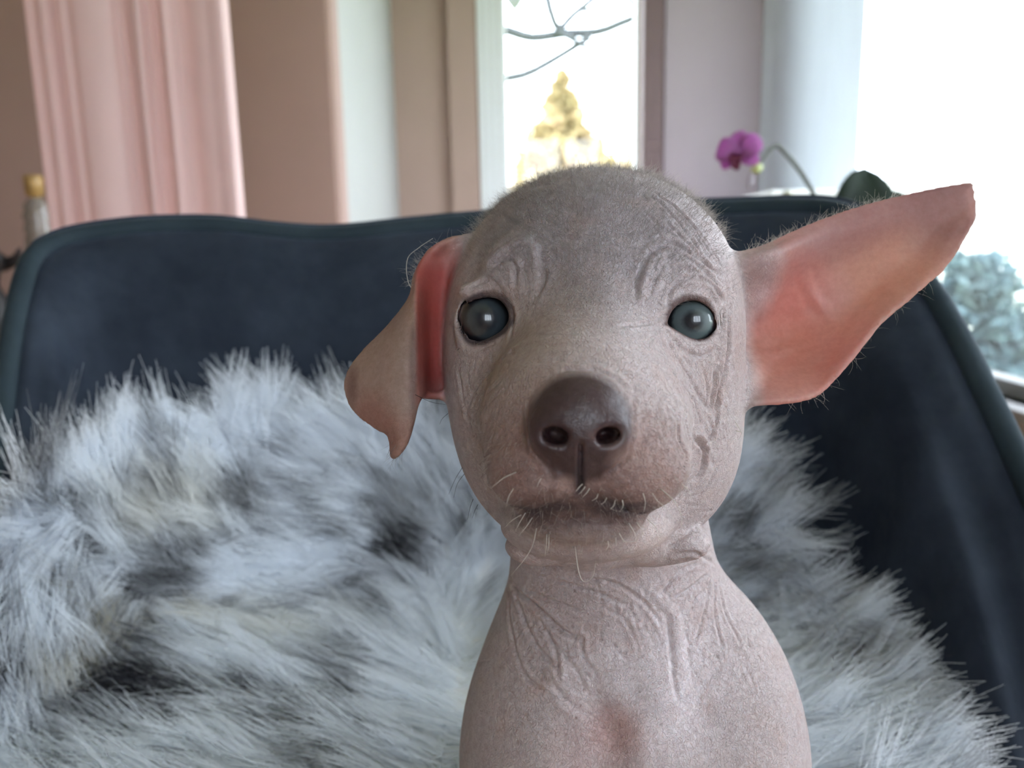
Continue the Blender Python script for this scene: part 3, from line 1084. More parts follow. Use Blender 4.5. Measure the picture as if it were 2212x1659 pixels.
dfu = t.add('ShaderNodeBsdfDiffuse')
tfu = t.add('ShaderNodeBsdfTranslucent')
mfu = t.add('ShaderNodeMixShader')
mfu.inputs[0].default_value = .5
t.link(m2.outputs['Result'], dfu.inputs[0])
t.link(m2.outputs['Result'], tfu.inputs[0])
t.link(dfu.outputs[0], mfu.inputs[1])
t.link(tfu.outputs[0], mfu.inputs[2])
t.link(mfu.outputs[0], t.out.inputs[0])
fo = hair_obj('fur', pts, at_rad, t.m, sheep, {'dark': at_dark, 'cream': at_cream})
fo['kind'] = 'stuff'

# ==================================================================  THE PUPPY
# modelled in mm in a frame of its own: X to its left, Y up, D away from the viewer
VX = .8


def hp(px, py, d):
    return np.array([(px - IW / 2) / FPX * d, (IH / 2 - py) / FPX * d, d])


def smin(a, b, k):
    h = np.clip(k - np.abs(a - b), 0, None) / k
    return np.minimum(a, b) - h * h * k * .25


def smax(a, b, k):
    return -smin(-a, -b, k)


def ell(p, c, r, rotz=0.0):
    q = p - c
    if rotz:
        cs, sn = math.cos(rotz), math.sin(rotz)
        q = np.stack([q[:, 0] * cs + q[:, 1] * sn, -q[:, 0] * sn + q[:, 1] * cs, q[:, 2]], 1)
    q = q.astype(np.float32)
    r = np.asarray(r, np.float32)
    k0 = np.linalg.norm(q / r, axis=1)
    k1 = np.linalg.norm(q / (r * r), axis=1)
    return k0 * (k0 - 1) / np.maximum(k1, 1e-6)


def cone(p, a, b, ra, rb):
    a, b = a.astype(np.float32), b.astype(np.float32)
    ab = b - a
    t = np.clip(((p - a) @ ab) / (ab @ ab), 0, 1)
    return np.linalg.norm(p - (a + t[:, None] * ab), axis=1) - (ra + (rb - ra) * t)


EYES = [dict(c=(1496, 693), hw=52, hh=43, D=229.6, rot=0, r=8.6,
             rim=[(1439, 701), (1450, 674), (1463, 660), (1478, 652), (1497, 649), (1517, 655), (1532, 669), (1541, 687), (1544, 704), (1537, 720), (1523, 731), (1505, 733), (1486, 727), (1466, 716), (1451, 707)]),
        dict(c=(1051, 690), hw=50, hh=44, D=232.0, rot=0, r=8.6,
             rim=[(1002, 692), (1010, 666), (1028, 650), (1053, 643), (1077, 647), (1094, 665), (1099, 688), (1087, 710), (1066, 725), (1041, 735), (1020, 732), (1006, 714)])]


def eye_q(e, qx, qy):
    """1 on the rim of the opening, growing outwards"""
    c = np.array(e['c'])
    rm = np.array(e['rim'], float) - c
    rm = catmull(np.vstack([rm, rm[:1]]), 120)
    th = np.arctan2(rm[:, 1], rm[:, 0])
    rr = np.hypot(rm[:, 0], rm[:, 1])
    o = np.argsort(th)
    th, rr = th[o], rr[o]
    t = np.arctan2(qy, qx)
    R = np.interp(t, np.concatenate([th - 2 * math.pi, th, th + 2 * math.pi]), np.tile(rr, 3))
    return np.hypot(qx, qy) / R
NOSE = (1255, 905, 184)


def head_sdf(p):
    """whole animal; parts far from a point are skipped"""
    p = np.asarray(p, np.float32)
    out = np.full(len(p), 60.0, np.float32)
    lowr = p[:, 1] < -62
    if (~lowr).any():
        out[~lowr] = face_sdf(p[~lowr])
    bod = p[:, 1] < -18
    if bod.any():
        d = body_sdf(p[bod], out[bod])
        out[bod] = d
    fc_ = (~lowr) & (p[:, 2] < 256) & (p[:, 1] > -50)
    if fc_.any():
        out[fc_] = carve_sdf(p[fc_], out[fc_])
    return out


def body_sdf(p, d):
    d = smin(d, cone(p, hp(1305, 1080, 276), hp(1335, 1330, 284), 34.5, 38.5), .01)
    # shoulders, chest, trunk, haunches, forelegs
    d = smin(d, ell(p, hp(1186, 1560, 280), (28.5, 46, 36)), 18)
    d = smin(d, ell(p, hp(1540, 1550, 280), (28.5, 46, 36)), 18)
    d = smin(d, ell(p, hp(1365, 1680, 284), (60, 58, 50)), 18)
    d = smin(d, ell(p, np.array([47.0, -146, 335]), (56, 52, 56)), 24)
    d = smin(d, cone(p, np.array([12.0, -135, 258]), np.array([10.0, -190, 250]), 19, 12), 10)
    d = smin(d, cone(p, np.array([70.0, -135, 258]), np.array([72.0, -190, 250]), 19, 12), 10)
    d = smin(d, ell(p, np.array([9.0, -194, 240]), (12, 8, 17)), 6)
    d = smin(d, ell(p, np.array([73.0, -194, 240]), (12, 8, 17)), 6)
    return d


def face_sdf(p):
    d = ell(p, hp(1283, 655, 262), (47.5, 44, 50))
    d = smin(d, ell(p, hp(1275, 800, 248), (46, 38, 33)), 16)
    d = smin(d, ell(p, hp(1294, 965, 250), (44, 36, 36)), 16)
    # bridge, muzzle, lips, chin
    d = smin(d, cone(p, hp(1272, 690, 226), hp(1259, 850, 196), 15, 13.5), 16)
    d = smin(d, ell(p, hp(1262, 925, 207), (28, 25, 27)), 14)
    d = smin(d, ell(p, hp(1178, 1015, 195), (14.5, 11, 14)), 6)
    d = smin(d, ell(p, hp(1352, 1010, 195), (15.5, 11, 14)), 6)
    d = smin(d, ell(p, hp(1252, 1118, 203), (16.5, 6.5, 15)), 5)
    d = smin(d, ell(p, hp(1262, 1135, 222), (24, 10, 18)), 8)
    # brow pads and cheek pads
    d = smin(d, ell(p, hp(1125, 585, 226), (9, 9, 6)), 8)
    d = smin(d, ell(p, hp(1415, 590, 226), (9, 9, 6)), 8)
    # nose pad
    n = ell(p, hp(*NOSE), (12.2, 11.6, 9.8))
    n = smin(n, ell(p, hp(1200, 935, 181), (6.6, 6.2, 5.5)), 3)
    n = smin(n, ell(p, hp(1312, 935, 181), (6.6, 6.2, 5.5)), 3)
    n = smin(n, ell(p, hp(1254, 985, 182.5), (6, 5.5, 4.5)), 3)
    d = smin(d, n, 2.5)
    # throat top
    d = smin(d, cone(p, hp(1305, 1080, 276), hp(1335, 1330, 284), 34.5, 38.5), 9)
    for x, y, rx, ry in ((1166, 1180, 10.5, 5.6), (1280, 1190, 12, 5.8), (1400, 1181, 12.5, 5.8), (1475, 1172, 8, 5)):
        d = smin(d, ell(p, hp(x, y, 233), (rx, ry, 9)), 3.2)
    return d


def carve_sdf(p, d):
    # nostrils with a slit running to the side
    for sgn, x in ((-1, 1202), (1, 1310)):
        ns = ell(p, hp(x + 2 * sgn, 941, 177), (2.9, 2.0, 9.0), .25 * sgn)
        ns = smin(ns, cone(p, hp(x + 8 * sgn, 944, 176), hp(x + 48 * sgn, 925, 183), 1.0, .4), 1.2)
        d = smax(d, -ns, 1.6)
    # philtrum and mouth line
    d = smax(d, -cone(p, hp(1254, 958, 172.5), hp(1253, 1062, 180), .55, .9), 1.6)
    for a, b, ra, rb in (((1253, 1064, 181), (1318, 1090, 184), .8, .8), ((1318, 1090, 184), (1380, 1098, 192), .8, 1.0), ((1380, 1098, 192), (1440, 1060, 204), .9, .3),
                         ((1253, 1064, 181), (1196, 1094, 184), .8, .8), ((1196, 1094, 184), (1130, 1102, 192), .8, 1.0), ((1130, 1102, 192), (1075, 1065, 204), .9, .3)):
        d = smax(d, -cone(p, hp(*a), hp(*b), ra, rb), 1.4)
    for e in EYES:
        c = e['c']
        qx = (p[:, 0] / p[:, 2] * FPX + IW / 2 - c[0])
        qy = (IH / 2 - p[:, 1] / p[:, 2] * FPX - c[1])
        q = eye_q(e, qx, qy)
        q_mm = (q - 1) * 6.2
        # lid roll hugging the eyeball
        rho = np.sqrt(qx ** 2 + qy ** 2) * e['D'] / FPX
        dsurf = e['D'] - np.sqrt(np.maximum(e['r'] ** 2 - rho ** 2, 4.0))
        lid = np.sqrt((q_mm - 1.2) ** 2 + ((p[:, 2] - dsurf - .1)) ** 2) - 1.6
        d = smin(d, lid, 4)
        d = smin(d, ell(p, hp(c[0] + 2, c[1] - e['hh'] - 17, e['D'] - 5.0), (8.6, 3.4, 4.2)), 3)
        ec = hp(c[0], c[1], e['D'])
        d = smax(d, -(np.linalg.norm(p - ec, axis=1) - (e['r'] + .15)), .6)
        hole = np.maximum(q_mm, p[:, 2] - e['D'])
        d = smax(d, -hole, 1.0)
    return d


lo = np.array([-62.0, -212.0, 166.0])
hi = np.array([152.0, 76.0, 396.0])
dims = np.ceil((hi - lo) / (VX * 4)).astype(int) * 4 + 1
nb3 = (dims - 1) // 4
cb = np.stack(np.meshgrid(*[np.arange(n) for n in nb3], indexing='ij'), -1).reshape(-1, 3)
cc = lo + (cb * 4 + 2) * VX
dc = head_sdf(cc)
Fd = np.empty(dims, np.float32)
blk = dc.reshape(nb3)
Fd[:-1, :-1, :-1] = np.repeat(np.repeat(np.repeat(blk, 4, 0), 4, 1), 4, 2)
Fd[-1] = 50
Fd[:, -1] = 50
Fd[:, :, -1] = 50
act = cb[np.abs(dc) < 6.0]
o4 = np.stack(np.meshgrid(np.arange(5), np.arange(5), np.arange(5), indexing='ij'), -1).reshape(-1, 3)
for s in range(0, len(act), 6000):
    ii = (act[s:s + 6000, None, :] * 4 + o4[None]).reshape(-1, 3)
    ii = np.minimum(ii, dims - 1)
    Fd[ii[:, 0], ii[:, 1], ii[:, 2]] = head_sdf(lo + ii * VX)


# ears: thin curved sheets
def sheet(ctrl, n, m):
    c = np.array([[hp(*q) for q in row] for row in ctrl])
    rows = np.array([catmull(r, m) for r in c])
    return np.array([catmull(rows[:, j], n) for j in range(m)]).transpose(1, 0, 2)


EAR_R = [  # stations from the head to the tip; each from lower to upper edge
    [(1560, 880, 246), (1590, 820, 247), (1585, 740, 256), (1580, 650, 256), (1570, 580, 252), (1560, 556, 250)],
    [(1612, 874, 238), (1625, 810, 244), (1625, 730, 258), (1622, 640, 254), (1612, 575, 246), (1604, 548, 248)],
    [(1655, 868, 236), (1665, 800, 250), (1668, 720, 260), (1668, 625, 256), (1665, 558, 245), (1655, 533, 249)],
    [(1715, 864, 238), (1720, 790, 252), (1722, 705, 261), (1725, 610, 258), (1730, 535, 250), (1722, 502, 252)],
    [(1772, 843, 242), (1785, 765, 253), (1790, 680, 260), (1800, 580, 258), (1810, 505, 253), (1808, 468, 254)],
    [(1842, 768, 246), (1852, 705, 253), (1865, 640, 258), (1880, 550, 257), (1892, 482, 254), (1892, 442, 255)],
    [(1898, 698, 248), (1915, 645, 253), (1932, 590, 256), (1950, 520, 256), (1965, 463, 255), (1970, 424, 256)],
    [(1972, 634, 250), (1985, 590, 253), (1998, 545, 255), (2014, 492, 256), (2025, 450, 255), (2030, 411, 256)],
    [(2040, 572, 252), (2048, 535, 253), (2056, 500, 254), (2064, 465, 255), (2070, 436, 255), (2072, 404, 256)],
    [(2090, 492, 253), (2094, 474, 254), (2097, 458, 254), (2099, 440, 255), (2100, 424, 255), (2098, 402, 256)],
    [(2114, 440, 254), (2115, 434, 254), (2115, 428, 254), (2114, 420, 255), (2112, 412, 255), (2108, 405, 255)],
]
EAR_L = [  # stations from the top down; each from the head outwards
    [(1010, 512, 252), (990, 514, 252), (968, 520, 251), (948, 530, 250), (930, 543, 251), (915, 565, 253)],
    [(1000, 560, 252), (975, 560, 254), (945, 562, 253), (915, 572, 250), (905, 585, 250), (898, 600, 252)],
    [(995, 630, 250), (965, 630, 255), (930, 628, 252), (903, 632, 244), (897, 640, 244), (886, 648, 248)],
    [(990, 710, 250), (962, 705, 255), (925, 700, 250), (899, 698, 236), (870, 700, 238), (840, 708, 246)],
    [(985, 790, 250), (960, 785, 254), (925, 775, 248), (900, 770, 232), (850, 765, 234), (778, 772, 244)],
    [(980, 850, 250), (950, 850, 254), (922, 846, 248), (899, 838, 231), (840, 830, 232), (750, 825, 242)],
    [(905, 856, 240), (902, 858, 238), (899, 860, 235), (893, 878, 230), (845, 872, 231), (765, 880, 240)],
    [(892, 900, 232), (890, 904, 231), (888, 908, 230), (882, 925, 229), (855, 915, 230), (812, 920, 236)],
    [(880, 945, 230), (878, 948, 230), (876, 951, 229), (870, 958, 229), (860, 950, 230), (843, 940, 233)],
    [(866, 972, 230), (864, 974, 230), (861, 977, 230), (857, 982, 230), (853, 984, 231), (848, 986, 232)],
]
ear_pts = []
for ctrl, n, m in ((EAR_R, 260, 150), (EAR_L, 200, 170)):
    ear_pts.append(sheet(ctrl, n, m).reshape(-1, 3))
Fe = np.full(dims, 9.0, np.float32)
HALF = [1.15, 1.1]
R5 = 4
o5 = np.stack(np.meshgrid(*[np.arange(-R5, R5 + 1)] * 3, indexing='ij'), -1).reshape(-1, 3)
flat = Fe.reshape(-1)
for ep, hf in zip(ear_pts, HALF):
    # thin the samples: one per 0.45 mm cell
    key = np.unique(np.floor(ep / .45).astype(np.int64) @ np.array([1, 100003, 10007 * 100003]), return_index=True)[1]
    ep = ep[key]
    for s in range(0, len(ep), 4000):
        q = ep[s:s + 4000]
        ic = np.round((q - lo) / VX).astype(int)
        ii = ic[:, None, :] + o5[None]
        pos = lo + ii * VX
        dd = np.linalg.norm(pos - q[:, None, :], axis=2) - hf
        ok = ((ii >= 0) & (ii < dims)).all(2)
        fi = (ii[..., 0] * dims[1] + ii[..., 1]) * dims[2] + ii[..., 2]
        np.minimum.at(flat, fi[ok], dd[ok].astype(np.float32))
is_ear_big = Fe
Fd = smin(Fd, Fe, 3.2).astype(np.float32)

# surface nets
S = Fd < 0
cnt = np.zeros(np.array(dims) - 1, np.uint8)
for dx in (0, 1):
    for dy in (0, 1):
        for dz in (0, 1):
            cnt += S[dx:dims[0] - 1 + dx, dy:dims[1] - 1 + dy, dz:dims[2] - 1 + dz]
cells = np.argwhere((cnt > 0) & (cnt < 8))
vid = np.full(cnt.shape, -1, np.int32)
vid[tuple(cells.T)] = np.arange(len(cells))
acc = np.zeros((len(cells), 3))
num = np.zeros(len(cells))
for ax in range(3):
    oth = [a for a in range(3) if a != ax]
    for b0 in (0, 1):
        for b1 in (0, 1):
            o0 = np.zeros(3, int)
            o0[oth[0]], o0[oth[1]] = b0, b1
            o1 = o0.copy()
            o1[ax] = 1
            f0 = Fd[tuple((cells + o0).T)]
            f1 = Fd[tuple((cells + o1).T)]
            cr = (f0 < 0) != (f1 < 0)
            tt = np.where(cr, f0 / np.where(cr, f0 - f1, 1), 0)
            pt = cells + o0 + tt[:, None] * (o1 - o0)
            acc[cr] += pt[cr]
            num[cr] += 1
Vd = lo + (acc / num[:, None]) * VX
quads = []
for ax in range(3):
    o1 = np.zeros(3, int)
    o1[ax] = 1
    a, b = [x for x in range(3) if x != ax]
    sl0 = [slice(1, dims[k] - 1) for k in range(3)]
    sl1 = [slice(1 + o1[k], dims[k] - 1 + o1[k]) for k in range(3)]
    e = np.argwhere(S[tuple(sl0)] != S[tuple(sl1)]) + 1
    sgn = S[tuple(e.T)]
    da = np.zeros(3, int)
    da[a] = 1
    db = np.zeros(3, int)
    db[b] = 1
    q = np.stack([vid[tuple(e.T)], vid[tuple((e - da).T)], vid[tuple((e - da - db).T)], vid[tuple((e - db).T)]], 1)
    flip = sgn if ax != 1 else ~sgn
    q[flip] = q[flip][:, ::-1]
    quads.append(q)
quads = np.concatenate(quads)
quads = quads[(quads >= 0).all(1)]


def relax(V, Q, it, lam=.5):
    e = np.concatenate([Q[:, [0, 1]], Q[:, [1, 2]], Q[:, [2, 3]], Q[:, [3, 0]]])
    deg = np.bincount(e.ravel(), minlength=len(V))
    for _ in range(it):
        s = np.stack([np.bincount(e[:, 0], V[e[:, 1], k], len(V)) + np.bincount(e[:, 1], V[e[:, 0], k], len(V)) for k in range(3)], 1)
        V = V + lam * (s / np.maximum(deg, 1)[:, None] - V)
    return V


Vd = relax(Vd, quads, 2, .5)
Vd = relax(Vd, quads, 1, -.25)
# drop stray crumbs: keep the largest connected piece via label propagation on vertices
def to_world(v):
    return C0 + (v[:, :1] * CR + v[:, 1:2] * CU + v[:, 2:] * CF) / 1000.0


Wv = to_world(Vd)
base = Wv[Wv[:, 2] < Wv[:, 2].min() + .004].mean(0)
base[2] = Wv[:, 2].min()
pup = empty('puppy', base)
tag(pup, 'hairless grey-pink puppy with one ear folded, sitting up on the sheepskin', 'dog')


def subdivide(V, Q):
    """one Catmull-Clark step on an all-quad closed mesh"""
    n = len(V)
    e = np.concatenate([Q[:, [0, 1]], Q[:, [1, 2]], Q[:, [2, 3]], Q[:, [3, 0]]])
    fidx = np.tile(np.arange(len(Q)), 4)
    es = np.sort(e, 1)
    key = es[:, 0].astype(np.int64) * n + es[:, 1]
    uk, inv = np.unique(key, return_inverse=True)
    ev = np.stack([uk // n, uk % n], 1)
    fc = V[Q].mean(1)
    ecnt = np.bincount(inv, minlength=len(uk))
    fsum = np.stack([np.bincount(inv, fc[fidx, k], len(uk)) for k in range(3)], 1)
    mid = (V[ev[:, 0]] + V[ev[:, 1]]) * .5
    ep = .5 * mid + .5 * fsum / ecnt[:, None]
    deg = np.maximum(np.bincount(ev.ravel(), minlength=n), 1)
    msum = np.stack([np.bincount(ev[:, 0], mid[:, k], n) + np.bincount(ev[:, 1], mid[:, k], n) for k in range(3)], 1) / deg[:, None]
    fdeg = np.maximum(np.bincount(Q.ravel(), minlength=n), 1)
    fv = np.stack([np.bincount(Q.ravel(), np.repeat(fc[:, k], 4), n) for k in range(3)], 1) / fdeg[:, None]
    m = deg[:, None].astype(float)
    vp = (fv + 2 * msum + (m - 3) * V) / m
    nf, ne = len(Q), len(uk)
    ei = inv.reshape(4, nf).T + n
    fi = np.arange(nf) + n + ne
    nq = np.concatenate([np.stack([Q[:, k], ei[:, k], fi, ei[:, (k + 3) % 4]], 1) for k in range(4)])
    return np.concatenate([vp, ep, fc]), nq


Wv, quads = subdivide(Wv, quads)
body_me = bpy.data.meshes.new('body')
body_me.vertices.add(len(Wv))
body_me.vertices.foreach_set('co', (Wv - base).astype(np.float32).ravel())
body_me.loops.add(len(quads) * 4)
body_me.loops.foreach_set('vertex_index', quads.astype(np.int32).ravel())
body_me.polygons.add(len(quads))
body_me.polygons.foreach_set('loop_start', np.arange(0, len(quads) * 4, 4, dtype=np.int32))
body_me.update(calc_edges=True)
nV = len(body_me.vertices)
co = np.empty(nV * 3, np.float32)
body_me.vertices.foreach_get('co', co)
co = co.reshape(-1, 3).astype(float) + base
nr_ = np.empty(nV * 3, np.float32)
body_me.vertex_normals.foreach_get('vector', nr_)
nr_ = nr_.reshape(-1, 3).astype(float)
# make sure that normals point outwards
cen_h = to_world(hp(1283, 655, 262)[None])[0]
tst = np.argmax(co[:, 2] * (np.abs(co[:, 0] - cen_h[0]) < .02) * (np.abs(co[:, 1] - cen_h[1]) < .02))
if nr_[tst, 2] < 0:
    body_me.flip_normals()
    nr_ = -nr_
rel = co - C0
VD = rel @ CF * 1000
VU = (rel @ CR * 1000) / VD * FPX + IW / 2          # where each point lies in the front view
VV = IH / 2 - (rel @ CU * 1000) / VD * FPX
front = -(nr_ * rel).sum(1) / np.linalg.norm(rel, axis=1)
# front depth map to lay sculpted creases onto the surface
B = 4
gw, gh = int(2300 / B), int(1800 / B)
dm = np.full(gw * gh, 1e9)
iu, iv = (VU / B).astype(int), (VV / B).astype(int)
okm = (iu >= 0) & (iu < gw) & (iv >= 0) & (iv < gh) & (front > 0)
np.minimum.at(dm, iv[okm] * gw + iu[okm], VD[okm])
dm = dm.reshape(gh, gw)


def surf(pts2):
    """points of the front view laid onto the skin -> world"""
    p = np.asarray(pts2, float)
    out = np.empty(len(p))
    for i, (x, y) in enumerate(p):
        a, b = int(x / B), int(y / B)
        w = dm[max(0, b - 1):b + 2, max(0, a - 1):a + 2]
        w = w[w < 1e8]
        out[i] = np.median(w) if len(w) else np.nan
    bad = np.isnan(out)
    if bad.any():
        out[bad] = np.interp(np.flatnonzero(bad), np.flatnonzero(~bad), out[~bad]) if (~bad).any() else 230
    return np.array([P(x, y, d / 1000) for (x, y), d in zip(p, out)])


disp = np.zeros(nV)
# view-plane buckets of the skin points, so that every crease touches only its surroundings
BK = 32
bu, bv = np.floor(VU / BK).astype(np.int64) + 8, np.floor(VV / BK).astype(np.int64) + 8
bok = (bu >= 0) & (bu < 120) & (bv >= 0) & (bv < 120) & (front > -.1)
bidx = np.flatnonzero(bok)
bkey = bv[bidx] * 120 + bu[bidx]
so = np.argsort(bkey, kind='stable')
bidx, bkey = bidx[so], bkey[so]
bstart = np.searchsorted(bkey, np.arange(120 * 120 + 1))


def cand(x0, y0, x1, y1):
    u0, u1 = int(x0 // BK) + 8, int(x1 // BK) + 8
    out = []
    for v in range(int(y0 // BK) + 8, int(y1 // BK) + 9):
        if 0 <= v < 120:
            out.append(bidx[bstart[v * 120 + max(u0, 0)]:bstart[v * 120 + min(u1, 118) + 1]])
    return np.concatenate(out) if out else np.zeros(0, int)


def near(q2, S3, R):
    m_ = R * FPX / .17
    idx = cand(q2[:, 0].min() - m_, q2[:, 1].min() - m_, q2[:, 0].max() + m_, q2[:, 1].max() + m_)
    if not len(idx):
        return idx, idx
    lo_, hi_ = S3.min(0) - R, S3.max(0) + R
    q = co[idx]
    k = ((q > lo_) & (q < hi_)).all(1)
    idx, q = idx[k], q[k]
    best = np.full(len(idx), 1e9)
    for a, b in zip(S3[:-1], S3[1:]):
        ab = b - a
        t = np.clip(((q - a) @ ab) / (ab @ ab + 1e-15), 0, 1)
        best = np.minimum(best, np.linalg.norm(q - a - t[:, None] * ab, axis=1))
    return idx, best


def crease(px, depth, w, shoulder=.55, taper=True):
    """px polyline; depth mm (positive = groove, negative = ridge); w mm"""
    p = np.asarray(px, float)
    L = np.linalg.norm(np.diff(p, axis=0), axis=1).sum()
    n = max(4, int(L / 9))
    q = catmull(p, n)
    S3 = surf(q)
    idx, d = near(q, S3, w * .0042)
    if not len(idx):
        return
    if taper:
        ea = np.minimum(np.linalg.norm(co[idx] - S3[0], axis=1), np.linalg.norm(co[idx] - S3[-1], axis=1)) * 1000
        tp_ = np.clip(ea / (w * (3 if depth > 0 else 6)), .1, 1)
    else:
        tp_ = 1
    x = d * 1000 / w
    if depth > 0:
        g = -np.exp(-x * x * 1.6) + shoulder * np.exp(-(x - 1.9) ** 2 * 1.1)
    else:
        g = -(np.exp(-x * x * .9) - .25 * np.exp(-(x - 2.0) ** 2 * 1.5))
    disp[idx] += depth * g * tp_


def bump_at(x, y, r, h):
    c = surf([(x, y)])[0]
    m_ = r * 2.6 * 10
    k = cand(x - m_, y - m_, x + m_, y + m_)
    dd = np.linalg.norm(co[k] - c, axis=1) * 1000
    disp[k] += h * np.exp(-(dd / r) ** 2)


# --- large modelling

bump_at(1290, 1640, 9, -1.5)
bump_at(1425, 1480, 10, 2.4)
bump_at(1420, 1620, 12, 1.6)
bump_at(1240, 1560, 9, -.8)
bump_at(1530, 1560, 8, -.8)
bump_at(1130, 545, 5, .9)
bump_at(1190, 590, 5, -1.0)
bump_at(1365, 600, 5, -.8)
bump_at(1345, 1030, 7, .8)
bump_at(1170, 1040, 7, .8)
# --- creases right side of the face (viewer's right)
CR_ = [
    ([(1424, 516), (1464, 529), (1515, 562), (1553, 592)], .75, 1.0), ([(1406, 422), (1440, 450), (1490, 510), (1533, 581)], .55, .8), ([(1414, 415), (1479, 465), (1544, 558)], .55, .8),
    ([(1435, 473), (1486, 527), (1540, 585)], .5, .75), ([(1450, 440), (1510, 500), (1560, 575)], .45, .7), ([(1390, 455), (1430, 492), (1470, 515)], .35, .7), ([(1470, 545), (1520, 585), (1560, 625)], .45, .8),
    ([(1375, 645), (1383, 592), (1405, 548), (1440, 530)], .7, 1.0), ([(1405, 640), (1418, 602), (1438, 570)], .35, .8),
    ([(1440, 660), (1455, 620), (1493, 598), (1537, 612), (1561, 650)], .7, .9), ([(1470, 585), (1520, 592), (1560, 620)], .4, .7),
    ([(1443, 719), (1479, 757), (1515, 771), (1546, 757)], .75, 1.0), ([(1439, 733), (1471, 784), (1493, 820), (1515, 864), (1537, 889)], .7, 1.0), ([(1425, 740), (1452, 795), (1475, 850)], .35, .8),
    ([(1576, 668), (1575, 730), (1569, 784), (1551, 856), (1540, 903)], 1.0, 1.1), 
    ([(1464, 813), (1493, 856), (1508, 893), (1515, 929)], .7, .9), ([(1545, 790), (1540, 840), (1530, 885)], .5, .8), ([(1520, 800), (1528, 840), (1524, 880)], .4, .7),
    ([(1469, 877), (1466, 940), (1484, 984), (1473, 1028)], .8, .9), ([(1497, 877), (1499, 940), (1520, 971), (1514, 1019), (1490, 1045)], 1.0, 1.0), ([(1480, 890), (1486, 930), (1496, 965)], .6, .8),
    ([(1551, 845), (1545, 927), (1525, 955)], .7, .9), ([(1530, 905), (1540, 935), (1516, 965)], .6, .8), ([(1510, 950), (1535, 990), (1545, 1010)], .4, .9),
    ([(1442, 675), (1406, 697), (1334, 703)], .45, .7), ([(1436, 700), (1415, 722), (1400, 745)], .3, .7), ([(1437, 668), (1418, 655), (1395, 652)], .3, .6),
    ([(1207, 800), (1262, 797), (1300, 802), (1338, 824), (1352, 842)], .5, .8), ([(1368, 860), (1372, 905), (1366, 950), (1350, 990), (1310, 1018)], .5, .8), ([(1140, 870), (1138, 920), (1150, 970), (1190, 1015)], .4, .8),
    ([(1480, 1080), (1520, 1060), (1555, 1000)], .3, .9), ([(1440, 1180), (1500, 1140), (1545, 1090)], .4, 1.0),
    # left side
    ([(1062, 577), (1090, 562), (1112, 575), (1112, 625)], .8, 1.0), ([(1168, 545), (1172, 600), (1152, 650)], .7, 1.1), ([(1040, 565), (1070, 540), (1105, 518), (1140, 512)], .3, 1.0),
    ([(1012, 626), (1045, 606), (1072, 614), (1088, 638)], .4, .9), ([(1019, 762), (1052, 747), (1082, 735)], .5, .8), ([(1010, 780), (1050, 765), (1085, 752)], .3, .8),
    ([(990, 800), (996, 845), (1008, 898), (1026, 912)], .55, .9), ([(1005, 893), (1027, 838), (1074, 784), (1117, 748)], .6, .9), ([(1020, 907), (1045, 856), (1088, 813)], .5, .8),
    ([(1006, 800), (1017, 850), (1022, 890)], .25, .8), ([(1030, 925), (1055, 870), (1100, 830)], .35, .8), ([(990, 960), (1020, 985), (1030, 1020)], .35, 1.0),
    ([(1098, 650), (1108, 690), (1100, 730)], .4, 1.0),
    ([(1254, 955), (1254, 985), (1253, 1020), (1253, 1066)], 1.5, .62),
    # throat: deep fold line under the chin skin
    
    # neck folds
    ([(1441, 1328), (1447, 1385), (1449, 1458), (1461, 1515)], .5, 1.0), ([(1095, 1222), (1112, 1271), (1160, 1312), (1209, 1360), (1254, 1381)], 1.0, 1.2), ([(1103, 1255), (1128, 1328), (1160, 1397), (1209, 1450)], .8, 1.1),
    ([(1095, 1271), (1103, 1360), (1128, 1450), (1169, 1491)], .7, 1.0), ([(1136, 1275), (1193, 1299), (1258, 1322)], .7, 1.0), ([(1181, 1369), (1201, 1409), (1207, 1458)], .7, .9), ([(1160, 1330), (1190, 1380), (1240, 1440), (1270, 1500)], .4, 1.0),
    ([(1510, 1215), (1470, 1234), (1429, 1279)], .7, .9), ([(1533, 1238), (1490, 1273), (1449, 1295)], .8, .9), ([(1540, 1215), (1500, 1195), (1460, 1200)], .7, .9), ([(1535, 1262), (1500, 1300), (1480, 1330)], .5, .8),
    ([(1270, 1250), (1330, 1262), (1390, 1300), (1425, 1345)], .6, .9), ([(1160, 1245), (1230, 1262), (1300, 1285), (1360, 1310)], .5, .9), ([(1300, 1310), (1350, 1340), (1370, 1380)], .4, .8),
    ([(1535, 1250), (1522, 1320), (1500, 1390)], .5, .8), ([(1545, 1260), (1545, 1330), (1560, 1400)], .5, .8), ([(1555, 1270), (1570, 1330), (1600, 1390)], .4, .8),
    ([(1255, 1375), (1262, 1420), (1290, 1460)], .5, .9), ([(1190, 1470), (1230, 1520), (1290, 1560), (1330, 1600)], .5, 1.6), ([(1560, 1440), (1520, 1480), (1500, 1540)], .3, 1.2),
]
crease([(1262, 1475), (1295, 1535), (1325, 1585), (1322, 1660)], 2.4, 4.2, .3)
bump_at(1415, 1520, 8, 1.5)
for px, dep, w in CR_:
    crease(px, dep * 1.0, w * .8, .40 if dep < 1.4 else .08)
